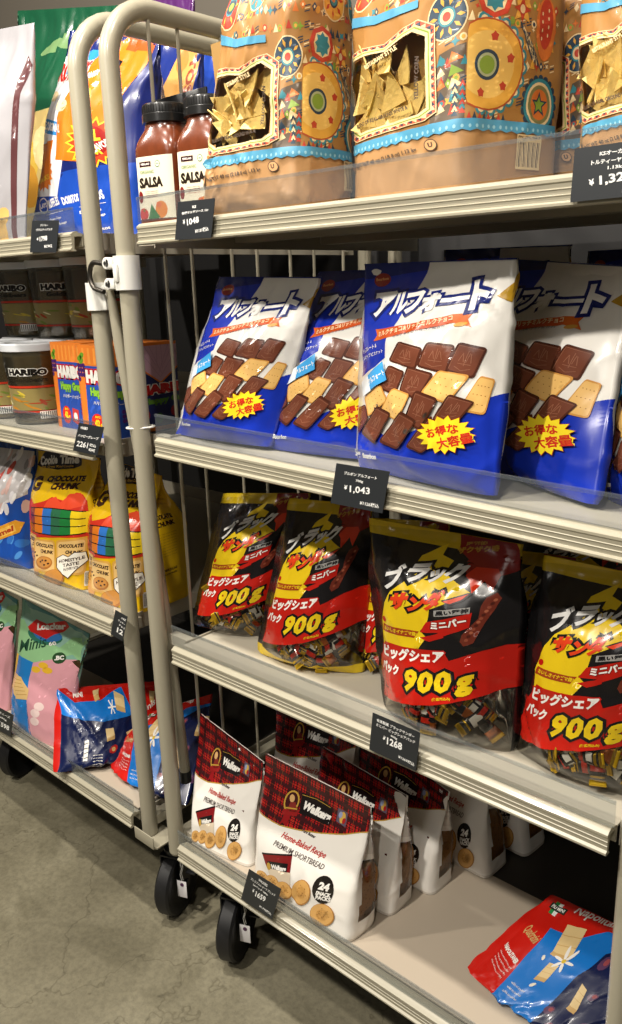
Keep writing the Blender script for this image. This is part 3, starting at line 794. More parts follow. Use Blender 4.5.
def thunder_art():
    A = Art().quad((367, 519), (521, 548), (508, 757), (383, 712))
    YEL, RED, DRED, GRY, BRN = film('e0bf18'), film('b51a0e'), film('86160e'), film('9a9894'), film('5a2015')
    A.crop(370, 550, 3.887)
    A.poly([(-60, -140), (640, -60), (640, -20), (-60, -95)], YEL, 2)
    A.poly([(345, -60), (560, -25), (600, 110), (520, 130), (500, 195), (470, 145), (438, 190), (420, 140), (380, 80), (395, 60), (350, 20)], DRED, 2)
    A.poly([(400, 120), (430, 90), (505, 100), (520, 125), (500, 195), (470, 145), (438, 190), (420, 140)], film('d3371b'), 3)
    A.poly([(215, 38), (305, -10), (292, 38), (340, 62), (322, 105), (440, 190), (300, 236), (290, 296), (262, 320), (290, 345), (245, 402), (85, 390), (80, 300), (98, 220), (130, 170), (262, 78), (205, 70)], YEL, 3)
    A.poly([(288, 286), (450, 262), (440, 320), (330, 350), (300, 345), (335, 330), (262, 325)], RED, 4)
    A.poly([(262, 345), (350, 330), (352, 350), (300, 362)], RED, 5)
    A.poly([(88, 303), (258, 322), (238, 348), (84, 331)], film('9a3a14'), 5); A.text('おいしさイナズマ級!', (94, 326), (248, 342), 17, YEL, 6, bold=.04)
    A.ell((98, 285), 12, 12, RED, 5)
    A.poly([(488, 210), (520, 196), (536, 222), (520, 262), (490, 310), (452, 384), (420, 392), (408, 372), (416, 345), (470, 288), (476, 240)], film('6a2a1c'), 6)
    for i in range(12): A.ell((430 + i * 8, 368 - i * 13), 7, 6, film(('8a4632', '4a1c12', 'a05a40')[i % 3]), 7, n=8)
    for t, a, b, h in (('ブ', (100, 168), (180, 146), 76), ('ラ', (182, 138), (258, 134), 66), ('ッ', (262, 140), (318, 138), 46), ('ク', (316, 148), (402, 140), 68)):
        A.text(t, a, b, h, film('d6d5d1'), 8, bold=.06, out=BLK, outw=.14, slant=.25)
    for t, a, b, h in (('サ', (128, 242), (205, 236), 64), ('ン', (208, 244), (276, 240), 56), ('ダ', (272, 242), (345, 232), 64)):
        A.text(t, a, b, h, film('d9401a'), 10, bold=.07, out=BLK, outw=.13, slant=.25)
    A.poly([(340, 206), (425, 186), (446, 188), (415, 214), (372, 226)], BLK, 10); A.poly([(346, 210), (430, 190), (410, 208), (372, 220)], film('d9401a'), 11)
    A.poly([(318, 240), (442, 240), (442, 264), (318, 264)], GRY, 6); A.text('黒い雷神', (324, 261), (438, 261), 19, BLK, 7, bold=.04)
    A.text('ミニバー', (306, 318), (432, 306), 32, WH, 7, bold=.05, out=DRED, outw=.08)
    A.text('ザクザク感', (345, 38), (500, 24), 30, film('b8892a'), 6, bold=.05); A.text('圧倒的', (372, 2), (452, -4), 20, film('b8892a'), 6, bold=.04)
    # red band
    A.poly([(-80, 452), (70, 425), (96, 370), (180, 380), (350, 400), (370, 440), (480, 420), (545, 418), (640, 430), (640, 580), (480, 588), (300, 592), (120, 580), (-80, 575)], RED, 5)
    A.text('ビッグシェア', (84, 428), (352, 446), 48, WH, 8, bold=.05, out=RED, outw=.11)
    A.text('パック', (68, 480), (166, 492), 40, WH, 8, bold=.05, out=RED, outw=.11)
    for t, a, b, h in (('9', (184, 540), (240, 546), 82), ('0', (244, 547), (304, 552), 80), ('0', (308, 552), (372, 556), 80), ('g', (388, 576), (448, 574), 72)):
        A.text(t, a, b, h, YEL, 9, bold=.05, out=BLK, outw=.10, slant=.12)
    A.text('(個装紙込み)', (308, 578), (376, 582), 12, YEL, 9, bold=.03)
    A.H = np.eye(3); A.view = (0, 0, 1)
    A.poly([(1.04, .3), (2.14, .3), (2.14, .93), (1.04, .93)], BLK, 1)
    A.text('ブラックサンダー', (1.95, .8), (1.2, .8), -.09, film('8a1510'), 4, bold=.05)
    return A

def walkers_art():
    A = Art().quad((266, 753), (371, 807), (349, 944), (251, 874))
    RED, CRM = film('8f1418'), film('f0ece2')
    # tartan head, drawn in u, v
    def T(u, v, m, lev): A.poly([(u[0], v[0]), (u[1], v[0]), (u[1], v[1]), (u[0], v[1])], m, lev)
    A.crop(245, 750, 4.147)
    EP = A.uv([(44, 235), (90, 268), (150, 300), (230, 322), (320, 340), (400, 348), (500, 338)])
    A.H = np.eye(3); A.view = (0, 0, 1)
    edge = lambda u: float(np.interp(u, EP[:, 0], EP[:, 1]))
    U = [i / 16 for i in range(17)]
    A.poly([(u, edge(u)) for u in U] + [(1, 1), (0, 1)], film('b81a1c'), 1)
    DK, DG, RD2 = film('2a0d10'), film('3a1216'), film('6e1218')
    def vline(u, w, m, lev):
        if 0 < u < 1: A.poly([(u - w, edge(u - w)), (u + w, edge(u + w)), (u + w, 1), (u - w, 1)], m, lev)
    for i in range(6):
        c = .10 + i * .17
        vline(c, .020, DG, 2); vline(c - .035, .004, DK, 2); vline(c + .035, .004, DK, 2); vline(c + .085, .0022, film('7a3a1c'), 4); vline(c + .062, .005, DK, 2); vline(c + .108, .005, DK, 2)
    for i in range(7):
        v0 = .50 + i * .083
        for dv, w, m in ((0, .014, DG), (-.018, .0022, DK), (.018, .0022, DK), (.041, .0012, film('7a3a1c')), (.03, .0028, DK), (.052, .0028, DK)):
            v = v0 + dv
            us = [u for u in np.linspace(0, 1, 33) if v - w > edge(u)]
            if len(us) > 1: A.poly([(us[0], v - w), (us[-1], v - w), (us[-1], v + w), (us[0], v + w)], m, 3)
    A.poly([(u, edge(u) - .008) for u in U] + [(u, edge(u)) for u in U[::-1]], film('b8923a'), 5)
    A.H = homography([(266, 753), (371, 807), (349, 944), (251, 874)], [(0, 1), (1, 1), (1, 0), (0, 0)])
    A.crop(245, 750, 4.147)
    A.ell((190, 212), 30, 45, film('b8923a'), 6, 12); A.ell((190, 212), 24, 38, film('3a1214'), 7, 12)
    A.ell((192, 200), 10, 16, film('c9a06a'), 8); A.poly([(172, 250), (186, 214), (205, 216), (214, 256)], film('7a2a22'), 8); A.line([(168, 236), (214, 244)], 5, film('b8923a'), 9)
    A.poly([(158, 262), (214, 272), (222, 250), (160, 240)], film('8a1a1a'), 8); A.poly([(166, 262), (190, 268), (178, 310), (162, 292), (150, 302)], film('8a1418'), 6)
    A.poly([(228, 178), (290, 196), (352, 238), (348, 300), (336, 312), (222, 258)], film('161010'), 6)
    A.text('Walkers', (228, 240), (340, 298), 34, WH, 8, bold=.06)
    A.line([(232, 186), (288, 204), (344, 240)], 2.2, film('b8923a'), 8)
    A.poly([(376, 240), (416, 262), (408, 322), (368, 296)], film('5a5060'), 6); A.ell((394, 282), 12, 24, film('c9a24a'), 7, 10); A.ell((386, 270), 8, 14, film('8e98b8'), 8, 10); A.ell((400, 296), 7, 12, film('a02020'), 8, 10)
    A.text('Pure Butter', (240, 330), (292, 360), 12, film('4a4040'), 6, bold=.03)
    A.text('Home-Baked Recipe', (158, 352), (334, 444), 30, film('b8302a'), 6, bold=.02, slant=.15)
    A.text('PREMIUM SHORTBREAD', (134, 376), (338, 482), 21, film('57504e'), 6, bold=.008)
    A.poly([(86, 406), (216, 414), (206, 540), (118, 514)], film('7a1418'), 6); A.line([(86, 409), (216, 417)], 7, BLK, 7); A.poly([(104, 470), (212, 486), (206, 540), (118, 514)], film('d9c9b0'), 7)
    A.poly([(110, 440), (200, 450), (196, 484), (112, 470)], BLK, 8); A.text('Walkers', (122, 472), (192, 482), 20, WH, 9, bold=.06); A.ell((114, 462), 9, 16, film('b8923a'), 9)
    def ck(c, rx, ry, lev, rot=20):
        A.ell(c, rx, ry, film('b07c3e'), lev, rot); A.ell((c[0] - 1, c[1] - 2), rx * .93, ry * .92, film('d7a660'), lev + 1, rot)
        for k in range(9):
            a = k * 2.4; A.ell((c[0] + rx * .6 * math.cos(a) * (k % 3 + 1) / 3.2, c[1] + ry * .6 * math.sin(a) * (k % 3 + 1) / 3.2), 2.4, 2.4, film('a06c34'), lev + 2, n=6)
        A.ell(c, rx * .5, ry * .5, film('cf9b54'), lev + 1, rot)
    for i, (c, rx, ry) in enumerate([((70, 512), 32, 26), ((120, 530), 34, 30), ((172, 562), 42, 38), ((252, 570), 43, 57), ((334, 668), 54, 50)]): ck(c, rx, ry, 7 + i * 2 if i else 5)
    A.ell((345, 562), 43, 58, film('1a1614'), 8); A.text('24', (324, 556), (366, 570), 32, WH, 9, bold=.06)
    A.text('SNACK', (314, 578), (374, 596), 17, WH, 9, bold=.05); A.text('PACKS', (312, 596), (372, 614), 17, WH, 9, bold=.05)
    # gusset sides
    A.H = np.eye(3); A.view = (0, 0, 1)
    A.poly([(1.0, .60), (1.62, .60), (1.62, 1.0), (1.0, 1.0)], film('d8d2ca'), 0.5)
    A.poly([(1.63, .58), (2.63, .60), (2.63, 1), (1.63, 1)], film('a5171a'), 1)
    return A

def wafer_art():
    """red, blue and navy wafer bag; the print is read across the long side"""
    A = Art().quad((0, 100), (160, 100), (160, 0), (0, 0))
    A.H = np.array([[1 / 160, 0, 0], [0, 1 / 100, 0], [0, 0, 1.0]])      # 160 x 100 canvas, y up
    RED, BLU, NVY, WAF, WAF2 = film('c41a10'), film('1673c8'), film('0f1a44'), film('c9a468'), film('e0c48c')
    A.poly([(34, 0), (31, 28), (27, 55), (25, 80), (60, 84), (78, 92), (160, 90), (320, 90), (320, 0)], BLU, 1)
    A.poly([(80, 0), (84, 10), (84, 40), (83, 62), (90, 82), (104, 88), (320, 88), (320, 0)], NVY, 2)
    def waf(q, lev):
        A.poly(q, WAF2, lev); A.poly([q[3], q[2], (q[2][0], q[2][1] - 4), (q[3][0], q[3][1] - 4)], WAF, lev)
        for t in (.33, .66): A.line([lerp2(q[0], q[3], t), lerp2(q[1], q[2], t)], .4, WAF, lev + 1)
    waf([(38, 86), (58, 88), (64, 74), (44, 70)], 4); waf([(51, 60), (61, 62), (63, 46), (52, 44)], 4); waf([(93, 58), (102, 54), (110, 34), (100, 36)], 4); waf([(120, 80), (130, 76), (128, 62), (118, 66)], 4)
    for k in range(6): A.ell((61 + 6 * math.cos(k * 1.05), 68 + 7 * math.sin(k * 1.05)), 5.4, 1.6, WH, 6, k * 60, n=10)
    A.ell((61, 68), 2.2, 2.4, film('d8b830'), 7, n=10)
    A.ell((42, 60), 1.6, 3, film('e8e2d0'), 5, 30, n=8); A.ell((56, 36), 1.6, 3, film('e8e2d0'), 5, -50, n=8)
    for c in ((88, 26), (112, 50), (100, 12), (126, 22), (96, 78), (140, 50)): A.ell(c, 5, 4, film('5a3a5a'), 5, 20, n=10); A.ell((c[0] + 1, c[1] + 1), 2.5, 2, film('9a4a50'), 6, n=8)
    for i, c in enumerate(('2e8b4a', 'e8e8e4', 'c4201c')): A.poly([(12 + i * 4.4, 86), (16.4 + i * 4.4, 86), (16.4 + i * 4.4, 97), (12 + i * 4.4, 97)], film(c), 4)
    A.poly([(9, 89), (28, 89), (28, 94), (9, 94)], film('1a2a20'), 5); A.text('PIU MINI', (11, 90), (26, 90), -3, WH, 6, bold=.03)
    A.text('Napolitaner', (34, 91), (92, 94), -11, WH, 4, bold=.02, slant=-.2)
    A.text('Quadratini', (4, 62), (23, 62), -11, film('c9a468'), 4, bold=.02, slant=-.2)
    A.text('NAPOLITANER', (3, 40), (27, 40), -5, WH, 4, bold=.05)
    for k in range(4): A.text('Wafers with hazelnut cream filling', (4, 34 - k * 4), (27, 34 - k * 4), -2, WH, 4, bold=0)
    for k in range(3): A.text('waffeln mit haselnuss', (38, 26 - k * 5), (56, 26 - k * 5), -2.2, WH, 4, bold=0)
    A.poly([(214, 12), (226, 12), (226, 30), (214, 30)], WH, 4)
    for k in range(9): A.poly([(215 + k * 1.2, 13), (215.6 + k * 1.2, 13), (215.6 + k * 1.2, 28), (215 + k * 1.2, 28)], BLK, 5)
    return A

def cookie_art():
    A = Art().quad((70, 47), (265, 77), (255, 515), (92, 440))
    YEL, BRN, RED = film('efc514'), film('3a1c10'), film('c8301c')
    A.poly([(72, 100), (92, 52), (130, 44), (172, 50), (205, 64), (207, 104), (188, 116), (140, 118), (92, 110)], film('15100e'), 2)
    A.text('Cookie', (84, 104), (136, 98), 36, WH, 3, bold=.05); A.text('Time', (140, 98), (198, 98), 34, WH, 3, bold=.05)
    A.text('the Great Kiwi Cookie', (92, 112), (186, 110), 8, film('d8a838'), 3, bold=.02)
    A.text('KG', (60, 192), (116, 186), 50, BRN, 3, bold=.06); A.text('CHOCOLATE', (124, 158), (234, 162), 20, BRN, 3, bold=.07); A.text('CHUNK', (146, 184), (228, 188), 22, BRN, 3, bold=.07)
    A.poly([(40, 215), (66, 205), (80, 222), (96, 208), (112, 226), (150, 216), (165, 206), (180, 212), (200, 220), (228, 198), (245, 206), (262, 232), (275, 300), (268, 352), (200, 340), (130, 334), (96, 318), (60, 322), (40, 300)], RED, 2)
    A.poly([(150, 240), (156, 214), (176, 206), (196, 226), (214, 202), (238, 200), (256, 226), (262, 244), (200, 258)], film('e04a2a'), 3)
    bx = [104, 122, 150, 178, 206, 234, 276]; cols = ['8f3a28', 'e07a1c', '2f6fc0', '2e6a4a', '1f7a3a', 'f0d020']
    for i in range(6):
        f = lambda x: 238 + (x - 104) * .20 - 10 * math.sin((x - 104) / 172 * PI); g = lambda x: 312 + (x - 104) * .16 + 6 * math.sin((x - 104) / 172 * PI)
        A.poly([(bx[i], f(bx[i])), (bx[i + 1], f(bx[i + 1])), (bx[i + 1], g(bx[i + 1])), (bx[i], g(bx[i]))], film(cols[i]), 5)
    for t in (0, .33, .66, 1.0): A.line([(x, (238 + (x - 104) * .2 - 10 * math.sin((x - 104) / 172 * PI)) * (1 - t) + (312 + (x - 104) * .16 + 6 * math.sin((x - 104) / 172 * PI)) * t) for x in range(104, 280, 16)], 3, film('15100e'), 6)
    def pk(q, lev):
        A.poly(rquad(q, .12), film('d9a54c'), lev); A.poly(rquad(inner(q, .06), .12), film('e8c07a'), lev + 1)
        A.text('CHOCOLATE', quadpt(q, .1, .24), quadpt(q, .9, .26), 12, BRN, lev + 2, bold=.05); A.text('CHUNK', quadpt(q, .35, .42), quadpt(q, .9, .44), 11, BRN, lev + 2, bold=.05)
        c = quadpt(q, .5, .72); A.ell(c, 28, 20, film('b4702c'), lev + 2, 10); A.ell((c[0], c[1] - 2), 24, 16, film('cf8f42'), lev + 3, 10)
        for dx, dy in ((-12, -4), (8, -6), (2, 6), (-4, -12 + 4), (15, 4)): A.ell((c[0] + dx, c[1] + dy), 4, 3, film('4a2212'), lev + 4, n=6)
    pk([(96, 318), (128, 328), (132, 420), (92, 400)], 5); pk([(118, 336), (192, 348), (190, 452), (110, 430)], 8); pk([(196, 348), (268, 352), (262, 470), (190, 452)], 8)
    A.ell((98, 430), 32, 24, film('cf8f42'), 7); A.ell((180, 462), 34, 26, film('b4702c'), 13); A.ell((180, 459), 30, 22, film('cf8f42'), 14)
    H = [(222, 470), (194, 432), (196, 404), (214, 396), (228, 406), (244, 394), (264, 400), (268, 428)]
    A.poly([(x, y) for x, y in H], film('f0ece0'), 15); A.line(H, 2, BRN, 16, closed=True)
    A.text('HOMESTYLE', (202, 420), (262, 420), 10, BRN, 16, bold=.03); A.text('TASTE', (212, 434), (252, 434), 10, BRN, 16, bold=.03); A.text('IN EVERY BITE', (214, 446), (250, 446), 8, BRN, 16, bold=.02)
    # side panel
    A.H = np.eye(3); A.view = (0, 0, 1)
    for k in range(5): A.text('CHOCOLATE CHUNK COOKIES MADE WITH', (1.06, .90 - k * .035), (1.5, .90 - k * .035), -.016, film('a87c10'), 3, bold=.02)
    A.text('CHOCOLATE', (1.08, .66), (1.46, .66), -.035, BRN, 3, bold=.06); A.text('CHUNK', (1.22, .61), (1.46, .61), -.035, BRN, 3, bold=.06)
    for k in range(9): A.text('ingredients wheat flour sugar butter chocolate', (1.08, .55 - k * .022), (1.46, .55 - k * .022), -.010, film('8a6414'), 3, bold=.0)
    A.ell((1.25, .25), .025, .018, film('a02818'), 3); A.text('NEW ZEALAND', (1.28, .26), (1.45, .26), -.02, BRN, 3, bold=.04); A.text('COOKIES', (1.28, .23), (1.45, .23), -.015, BRN, 3, bold=.02)
    A.poly([(1.02, .03), (1.13, .03), (1.13, .15), (1.02, .15)], WH, 3)
    for k in range(10): A.poly([(1.028 + k * .010, .04), (1.033 + k * .010, .04), (1.033 + k * .010, .14), (1.028 + k * .010, .14)], BLK, 4)
    return A

def tortilla_art():
    A = Art()
    P_ = paper
    TEAL, NAV, ORG, RED, YEL, CRM, BLU, GRN = P_('2f7f8a'), P_('233a4c'), P_('d0702c'), P_('b83a22'), P_('d9a03c'), P_('e2c896'), P_('4a93b4'), P_('7f9a34')
    TX = P_('4a3a2c')
    S = lambda: A.crop(350, 0, 4.785)
    # patterned field over front and side
    A.view = (0, 0, 1); A.H = np.eye(3)
    band = [(i / 40 * 1.72, .190) for i in range(41)]
    A.poly([(u, v - .018 + .006 * (i % 2)) for i, (u, v) in enumerate(band)] + [(u, v + .016) for u, v in band[::-1]], BLU, 12)
    for i, (u, v) in enumerate(band): A.ell((u, v - .004), .009, .0055, P_('8ec0d0'), 13, n=8)
    A.H = np.array([[1, 0, 0], [0, 1.0, -.195], [0, 0, 1.0]])
    def rosette(c, r, asp, cols, lev, n=8, petals=True):
        """c in u,v; asp scales v"""
        A.ell(c, r, r * asp, cols[0], lev, n=28); A.ell(c, r * .93, r * .93 * asp, cols[1], lev + 1, n=28)
        for k in range(n):
            a = 2 * PI * k / n
            p = (c[0] + r * .66 * math.cos(a), c[1] + r * .66 * asp * math.sin(a)); d = (math.cos(a), math.sin(a) * asp); nn = (-math.sin(a), math.cos(a) * asp)
            if petals: A.poly([(p[0] + d[0] * r * .22, p[1] + d[1] * r * .22), (p[0] + nn[0] * r * .09, p[1] + nn[1] * r * .09), (p[0] - d[0] * r * .2, p[1] - d[1] * r * .2), (p[0] - nn[0] * r * .09, p[1] - nn[1] * r * .09)], cols[2], lev + 2)
            else: A.ell(p, r * .12, r * .12 * asp, cols[2], lev + 2, n=6)
        A.ell(c, r * .42, r * .42 * asp, cols[3], lev + 2, n=20); A.ell(c, r * .33, r * .33 * asp, cols[4], lev + 3, n=20); A.ell(c, r * .2, r * .2 * asp, cols[5], lev + 4, n=16)
    asp = .50
    def scal(c, r, col, lev, n=20):
        for k in range(n): A.ell((c[0] + r * math.cos(2 * PI * k / n), c[1] + r * asp * math.sin(2 * PI * k / n)), r * .17, r * .17 * asp, col, lev, n=8)
    rnd = random.Random(9); FC = (TEAL, NAV, ORG, RED, YEL, CRM, GRN)
    for gi in range(0, 38):
        for gj in range(0, 15):
            u, v = .02 + gi * .044 + rnd.uniform(-.008, .008), .35 + gj * .052 + rnd.uniform(-.006, .006) 
            if u > 1.70 or v > .95 or (u < .82 and .425 < v < .76): continue
            if v < .405: continue
            t = rnd.randrange(5)
            if t == 0: A.star((u, v), .028, .012, 4, rnd.choice(FC), 1.6, 45 * rnd.randrange(2), asp)
            elif t == 1: A.ell((u, v), .022, .022 * asp, rnd.choice(FC), 1.6, n=8); A.ell((u, v), .012, .012 * asp, rnd.choice(FC), 1.8, n=8)
            elif t == 2: A.poly([(u - .022, v - .012), (u + .022, v - .012), (u, v + .014)], rnd.choice(FC), 1.6)
            elif t == 3: A.poly([(u - .02, v), (u, v + .014), (u + .02, v), (u, v - .014)], rnd.choice(FC), 1.6); A.ell((u, v), .007, .005, CRM, 1.8, n=6)
            else:
                for q in (-1, 0, 1): A.line([(u - .02, v + q * .008), (u + .02, v + .006 + q * .008)], .0035, rnd.choice((NAV, CRM)), 1.6)
    def ec(c, rx, ry, m, lev, n=30, a=0, u0=1.006):
        A.poly([(max(u0, c[0] + rx * math.cos(2 * PI * k / n)), c[1] + ry * math.sin(2 * PI * k / n)) for k in range(n)], m, lev)
    rosette((.88, .675), .125, asp, (CRM, NAV, YEL, TEAL, CRM, RED), 2.2, 10)
    rosette((.17, .86), .14, asp, (CRM, RED, YEL, TEAL, NAV, GRN), 2, 6)
    rosette((.55, .88), .12, asp, (CRM, TEAL, ORG, YEL, RED, CRM), 2, 8)
    rosette((.92, .90), .13, asp, (CRM, ORG, CRM, NAV, YEL, RED), 2, 8)
    c0 = (1.14, .545)
    for k in range(22):
        p = (c0[0] + .255 * math.cos(2 * PI * k / 22), c0[1] + .118 * math.sin(2 * PI * k / 22))
        if p[0] > 1.04: A.ell(p, .038, .018, TEAL, 2.2, n=10); A.ell(p, .022, .010, CRM, 2.4, n=8)
    ec(c0, .262, .121, P_('a8481f'), 2.6); ec(c0, .250, .116, YEL, 3); ec(c0, .19, .088, P_('e0b45c'), 3.4)
    for k in range(6): A.star((c0[0] + .165 * math.cos(k * 1.047 + .3), c0[1] + .076 * math.sin(k * 1.047 + .3)), .028, .020, 5, RED, 4, 20, asp) if c0[0] + .165 * math.cos(k * 1.047 + .3) > 1.03 else None
    A.ell(c0, .085, .040, NAV, 4, n=24); A.ell(c0, .066, .031, P_('a8ae84'), 5, n=24); A.ell(c0, .052, .024, GRN, 6, n=24)
    c1 = (1.56, .455)
    for k in range(20): A.ell((c1[0] + .135 * math.cos(2 * PI * k / 20), c1[1] + .072 * math.sin(2 * PI * k / 20)), .022, .011, NAV, 3.8, n=8)
    A.ell(c1, .135, .072, TEAL, 4, n=26); A.ell(c1, .115, .062, CRM, 4.3, n=26); A.ell(c1, .10, .054, P_('7f7a4a'), 4.6, n=26); A.ell(c1, .078, .043, ORG, 5, n=26); A.star(c1, .075, .032, 5, NAV, 6, 90, asp); A.star(c1, .05, .022, 5, GRN, 7, 90, asp)
    A.ell((1.58, .66), .085, .085, ORG, 3.2, n=20); A.ell((1.58, .675), .058, .068, RED, 4, n=20)
    for k in range(8): A.ell((1.55 + (k % 2) * .05, .635 + k * .011), .006, .006, CRM, 5, n=5)
    for k in range(5): A.line([(1.36 + k * .022, .665 - k * .012), (1.47 + k * .016, .575 - k * .004)], .011, NAV if k % 2 == 0 else CRM, 3)
    A.ell((1.17, .72), .12, .055, RED, 3, n=8); A.ell((1.17, .72), .085, .040, CRM, 4, n=8); A.star((1.17, .72), .075, .055, 8, TEAL, 5, 0, asp)
    A.star((1.37, .70), .09, .04, 4, YEL, 3, 45, asp); A.star((1.37, .70), .07, .03, 4, RED, 3.3, 0, asp); A.ell((1.37, .70), .022, .012, CRM, 4, n=10)
    rosette((1.28, .87), .14, asp, (CRM, YEL, RED, NAV, TEAL, ORG), 2, 8); rosette((1.58, .86), .11, asp, (CRM, TEAL, YEL, ORG, CRM, NAV), 2, 6)
    A.poly([(.78, .402), (1.0, .402), (1.0, .60), (.84, .58), (.80, .50)], P_('5a4a38'), 1.55)
    for k in range(5): A.poly([(.90, .415 + k * .034), (.99, .425 + k * .034), (.92, .445 + k * .034)], (RED, TEAL, CRM, GRN, ORG)[k], 2.0); A.poly([(.82, .42 + k * .032), (.88, .43 + k * .032), (.85, .45 + k * .032)], (CRM, NAV, ORG, CRM, TEAL)[k], 2.0)
    rnd = random.Random(4)
    for k in range(46):
        u, v = rnd.uniform(1.0, 1.68), rnd.uniform(.41, .93)
        A.star((u, v), .016, .007, rnd.choice((3, 4, 5)), rnd.choice((TEAL, RED, NAV, CRM, GRN)), 1.9, rnd.uniform(0, 90), asp)
    for k in range(14):
        u = .92 + (k % 2) * .045; v = .41 + k * .006
        A.poly([(u, v), (u + .04, v), (u + .02, v + .018)], (NAV, RED, CRM, TEAL)[k % 4], 2.5)
    for k in range(8): A.poly([(1.01 + k * .035, .400), (1.04 + k * .035, .400), (1.025 + k * .035, .42)], (RED, NAV)[k % 2], 3)
    A.H = homography([(352, 0), (464, -41), (463, 179), (351, 197)], [(0, .62), (1, .62), (1, 0), (0, 0)])
    A.crop(340, 0, 2.206)
    A.poly([(20, 14), (100, 16), (190, -8), (190, 8), (100, 34), (20, 36)], BLU, 12)
    # window frame: rings of colour around the clear pane
    W0 = [(36, 108), (80, 96), (120, 92), (150, 70), (180, 56), (204, 66), (208, 212), (190, 226), (60, 260), (38, 250)]
    cen = (122, 165)
    def ringp(k): return [(cen[0] + (x - cen[0]) * k, cen[1] + (y - cen[1]) * k) for x, y in W0]
    def ring(k0, k1, m, lev):
        a, b = ringp(k0), ringp(k1)
        for i in range(len(a)):
            j = (i + 1) % len(a); A.poly([a[i], a[j], b[j], b[i]], m, lev)
    ring(1.0, 1.06, CRM, 14); ring(1.06, 1.09, GRN, 14); ring(1.09, 1.12, CRM, 14); ring(1.12, 1.20, P_('c8553a'), 14); ring(1.20, 1.22, CRM, 14)
    a, b = ringp(1.125), ringp(1.195)
    for i in range(len(a)):
        j = (i + 1) % len(a); n = max(1, int(math.dist(a[i], a[j]) / 9))
        for k in range(n): A.poly([lerp2(a[i], a[j], k / n), lerp2(a[i], a[j], (k + 1) / n), lerp2(b[i], b[j], (k + .5) / n)], CRM if k % 2 else NAV, 15)
    A.text('BLEND OF REAL GROUND WHITE &', (48, 250), (172, 214), 9, TX, 16, bold=.04)
    A.text('YELLOW CORN', (192, 196), (194, 106), 9, TX, 16, bold=.04); A.text('RESTAURANT', (78, 126), (122, 104), 10, CRM, 16, bold=.04); A.text('STYLE', (124, 102), (148, 88), 10, CRM, 16, bold=.04)
    A.text('STONE GROUND', (40, 232), (38, 150), 7, TX, 16, bold=.03)
    A.text('NET WT 40 oz (2 LB 8 oz) 1.13 kg', (48, 342), (187, 306), 12, TX, 14, bold=.04)
    A.ell((216, 290), 13, 13, TX, 14); A.ell((216, 290), 11, 11, P_('cf9a68'), 15); A.text('U', (212, 296), (221, 294), 11, TX, 16, bold=.05)
    A.poly([(28, 328), (40, 322), (40, 350), (28, 354)], TX, 14); A.ell((34, 338), 4, 7, P_('cf9a68'), 15)
    A.H = np.eye(3); A.view = (0, 0, 1)
    A.poly([(1.38, .075), (1.58, .075), (1.58, .172), (1.38, .172)], CRM, 14); A.text('PN: UTC 96619', (1.39, .162), (1.57, .162), -.007, TX, 15, bold=.03)
    for k in range(15): A.poly([(1.39 + k * .012, .082), (1.39 + k * .012 + (.003, .007, .0045)[k % 3], .082), (1.39 + k * .012 + (.003, .007, .0045)[k % 3], .152), (1.39 + k * .012, .152)], TX, 15)
    Hm = homography([(352, 0), (464, -41), (463, 179), (351, 197)], [(0, .62), (1, .62), (1, 0), (0, 0)])
    Q = np.c_[340 + np.array(W0)[:, 0] / 2.206, np.array(W0)[:, 1] / 2.206, np.ones(len(W0))] @ Hm.T
    A.pane = Q[:, :2] / Q[:, 2:3]
    return A

def inside(p, poly):
    x, y = p; c = False; n = len(poly)
    for i in range(n):
        x1, y1 = poly[i]; x2, y2 = poly[i - 1]
        if (y1 > y) != (y2 > y) and x < (x2 - x1) * (y - y1) / (y2 - y1) + x1: c = not c
    return c
# ------------------------------------------------------------------ goods on the shelves
AL = alfort_art()
ZT = lambda n, x=-0.8: {1: 1.3885, 2: 1.0455 - 0.027 * (x + 0.73), 3: 0.6825, 4: 0.2575}[n]
G_AL = 'blue biscuit bags on the second shelf'
PIL = dict(gusset=False, neck=0.045, seal=0.035, wrinkle=0.0032)
def alfort(seed, label, bl, br, tl, tr, lean=12, **kw):
    x = float(on_z(bl, ZT(2))[0]); 
    k = dict(depth=0.012, puff=0.036, shoulder=0.42, cell=0.0055, base='e4e1da', nominal=(0.225, 0.315)); k.update(PIL); k.update(kw)
    return bag('biscuit_bag', AL, 'alfort', bl, br, tl, tr, z=ZT(2, x), lean=lean, seed=seed, label=label, group=G_AL, **k)
alfort(11, 'blue and white chocolate biscuit bag beside the side wires, first in its row', (174, 436), (268, 450), (217, 277), (318, 277))
alfort(12, 'blue and white chocolate biscuit bag wedged between two others, its yellow burst creased', (262, 450), (382, 464), (316, 272), (430, 267), lean=17)
alfort(13, 'blue and white chocolate biscuit bag with flat upright front and the full title readable', (357, 470), (492, 501), (362, 264), (514, 258), lean=7)
alfort(14, 'blue and white chocolate biscuit bag turned aside with a gold strip at its head', (462, 462), (590, 511), (486, 258), (630, 266), lean=15)
alfort(15, 'blue and white chocolate biscuit bag nearest the cart corner post, cut by the picture edge', (597, 505), (668, 530), (632, 262), (716, 262), lean=14, back=.012)
# second rank, in the dark
alfort(16, 'blue biscuit bag standing behind the one with the readable title', (395, 452), (520, 475), (385, 250), (512, 244), lean=7, back=0.13, puff=0.02)
alfort(17, 'blue biscuit bag standing behind the one with the gold strip', (520, 462), (620, 484), (524, 252), (622, 246), lean=7, back=0.13, puff=0.02)

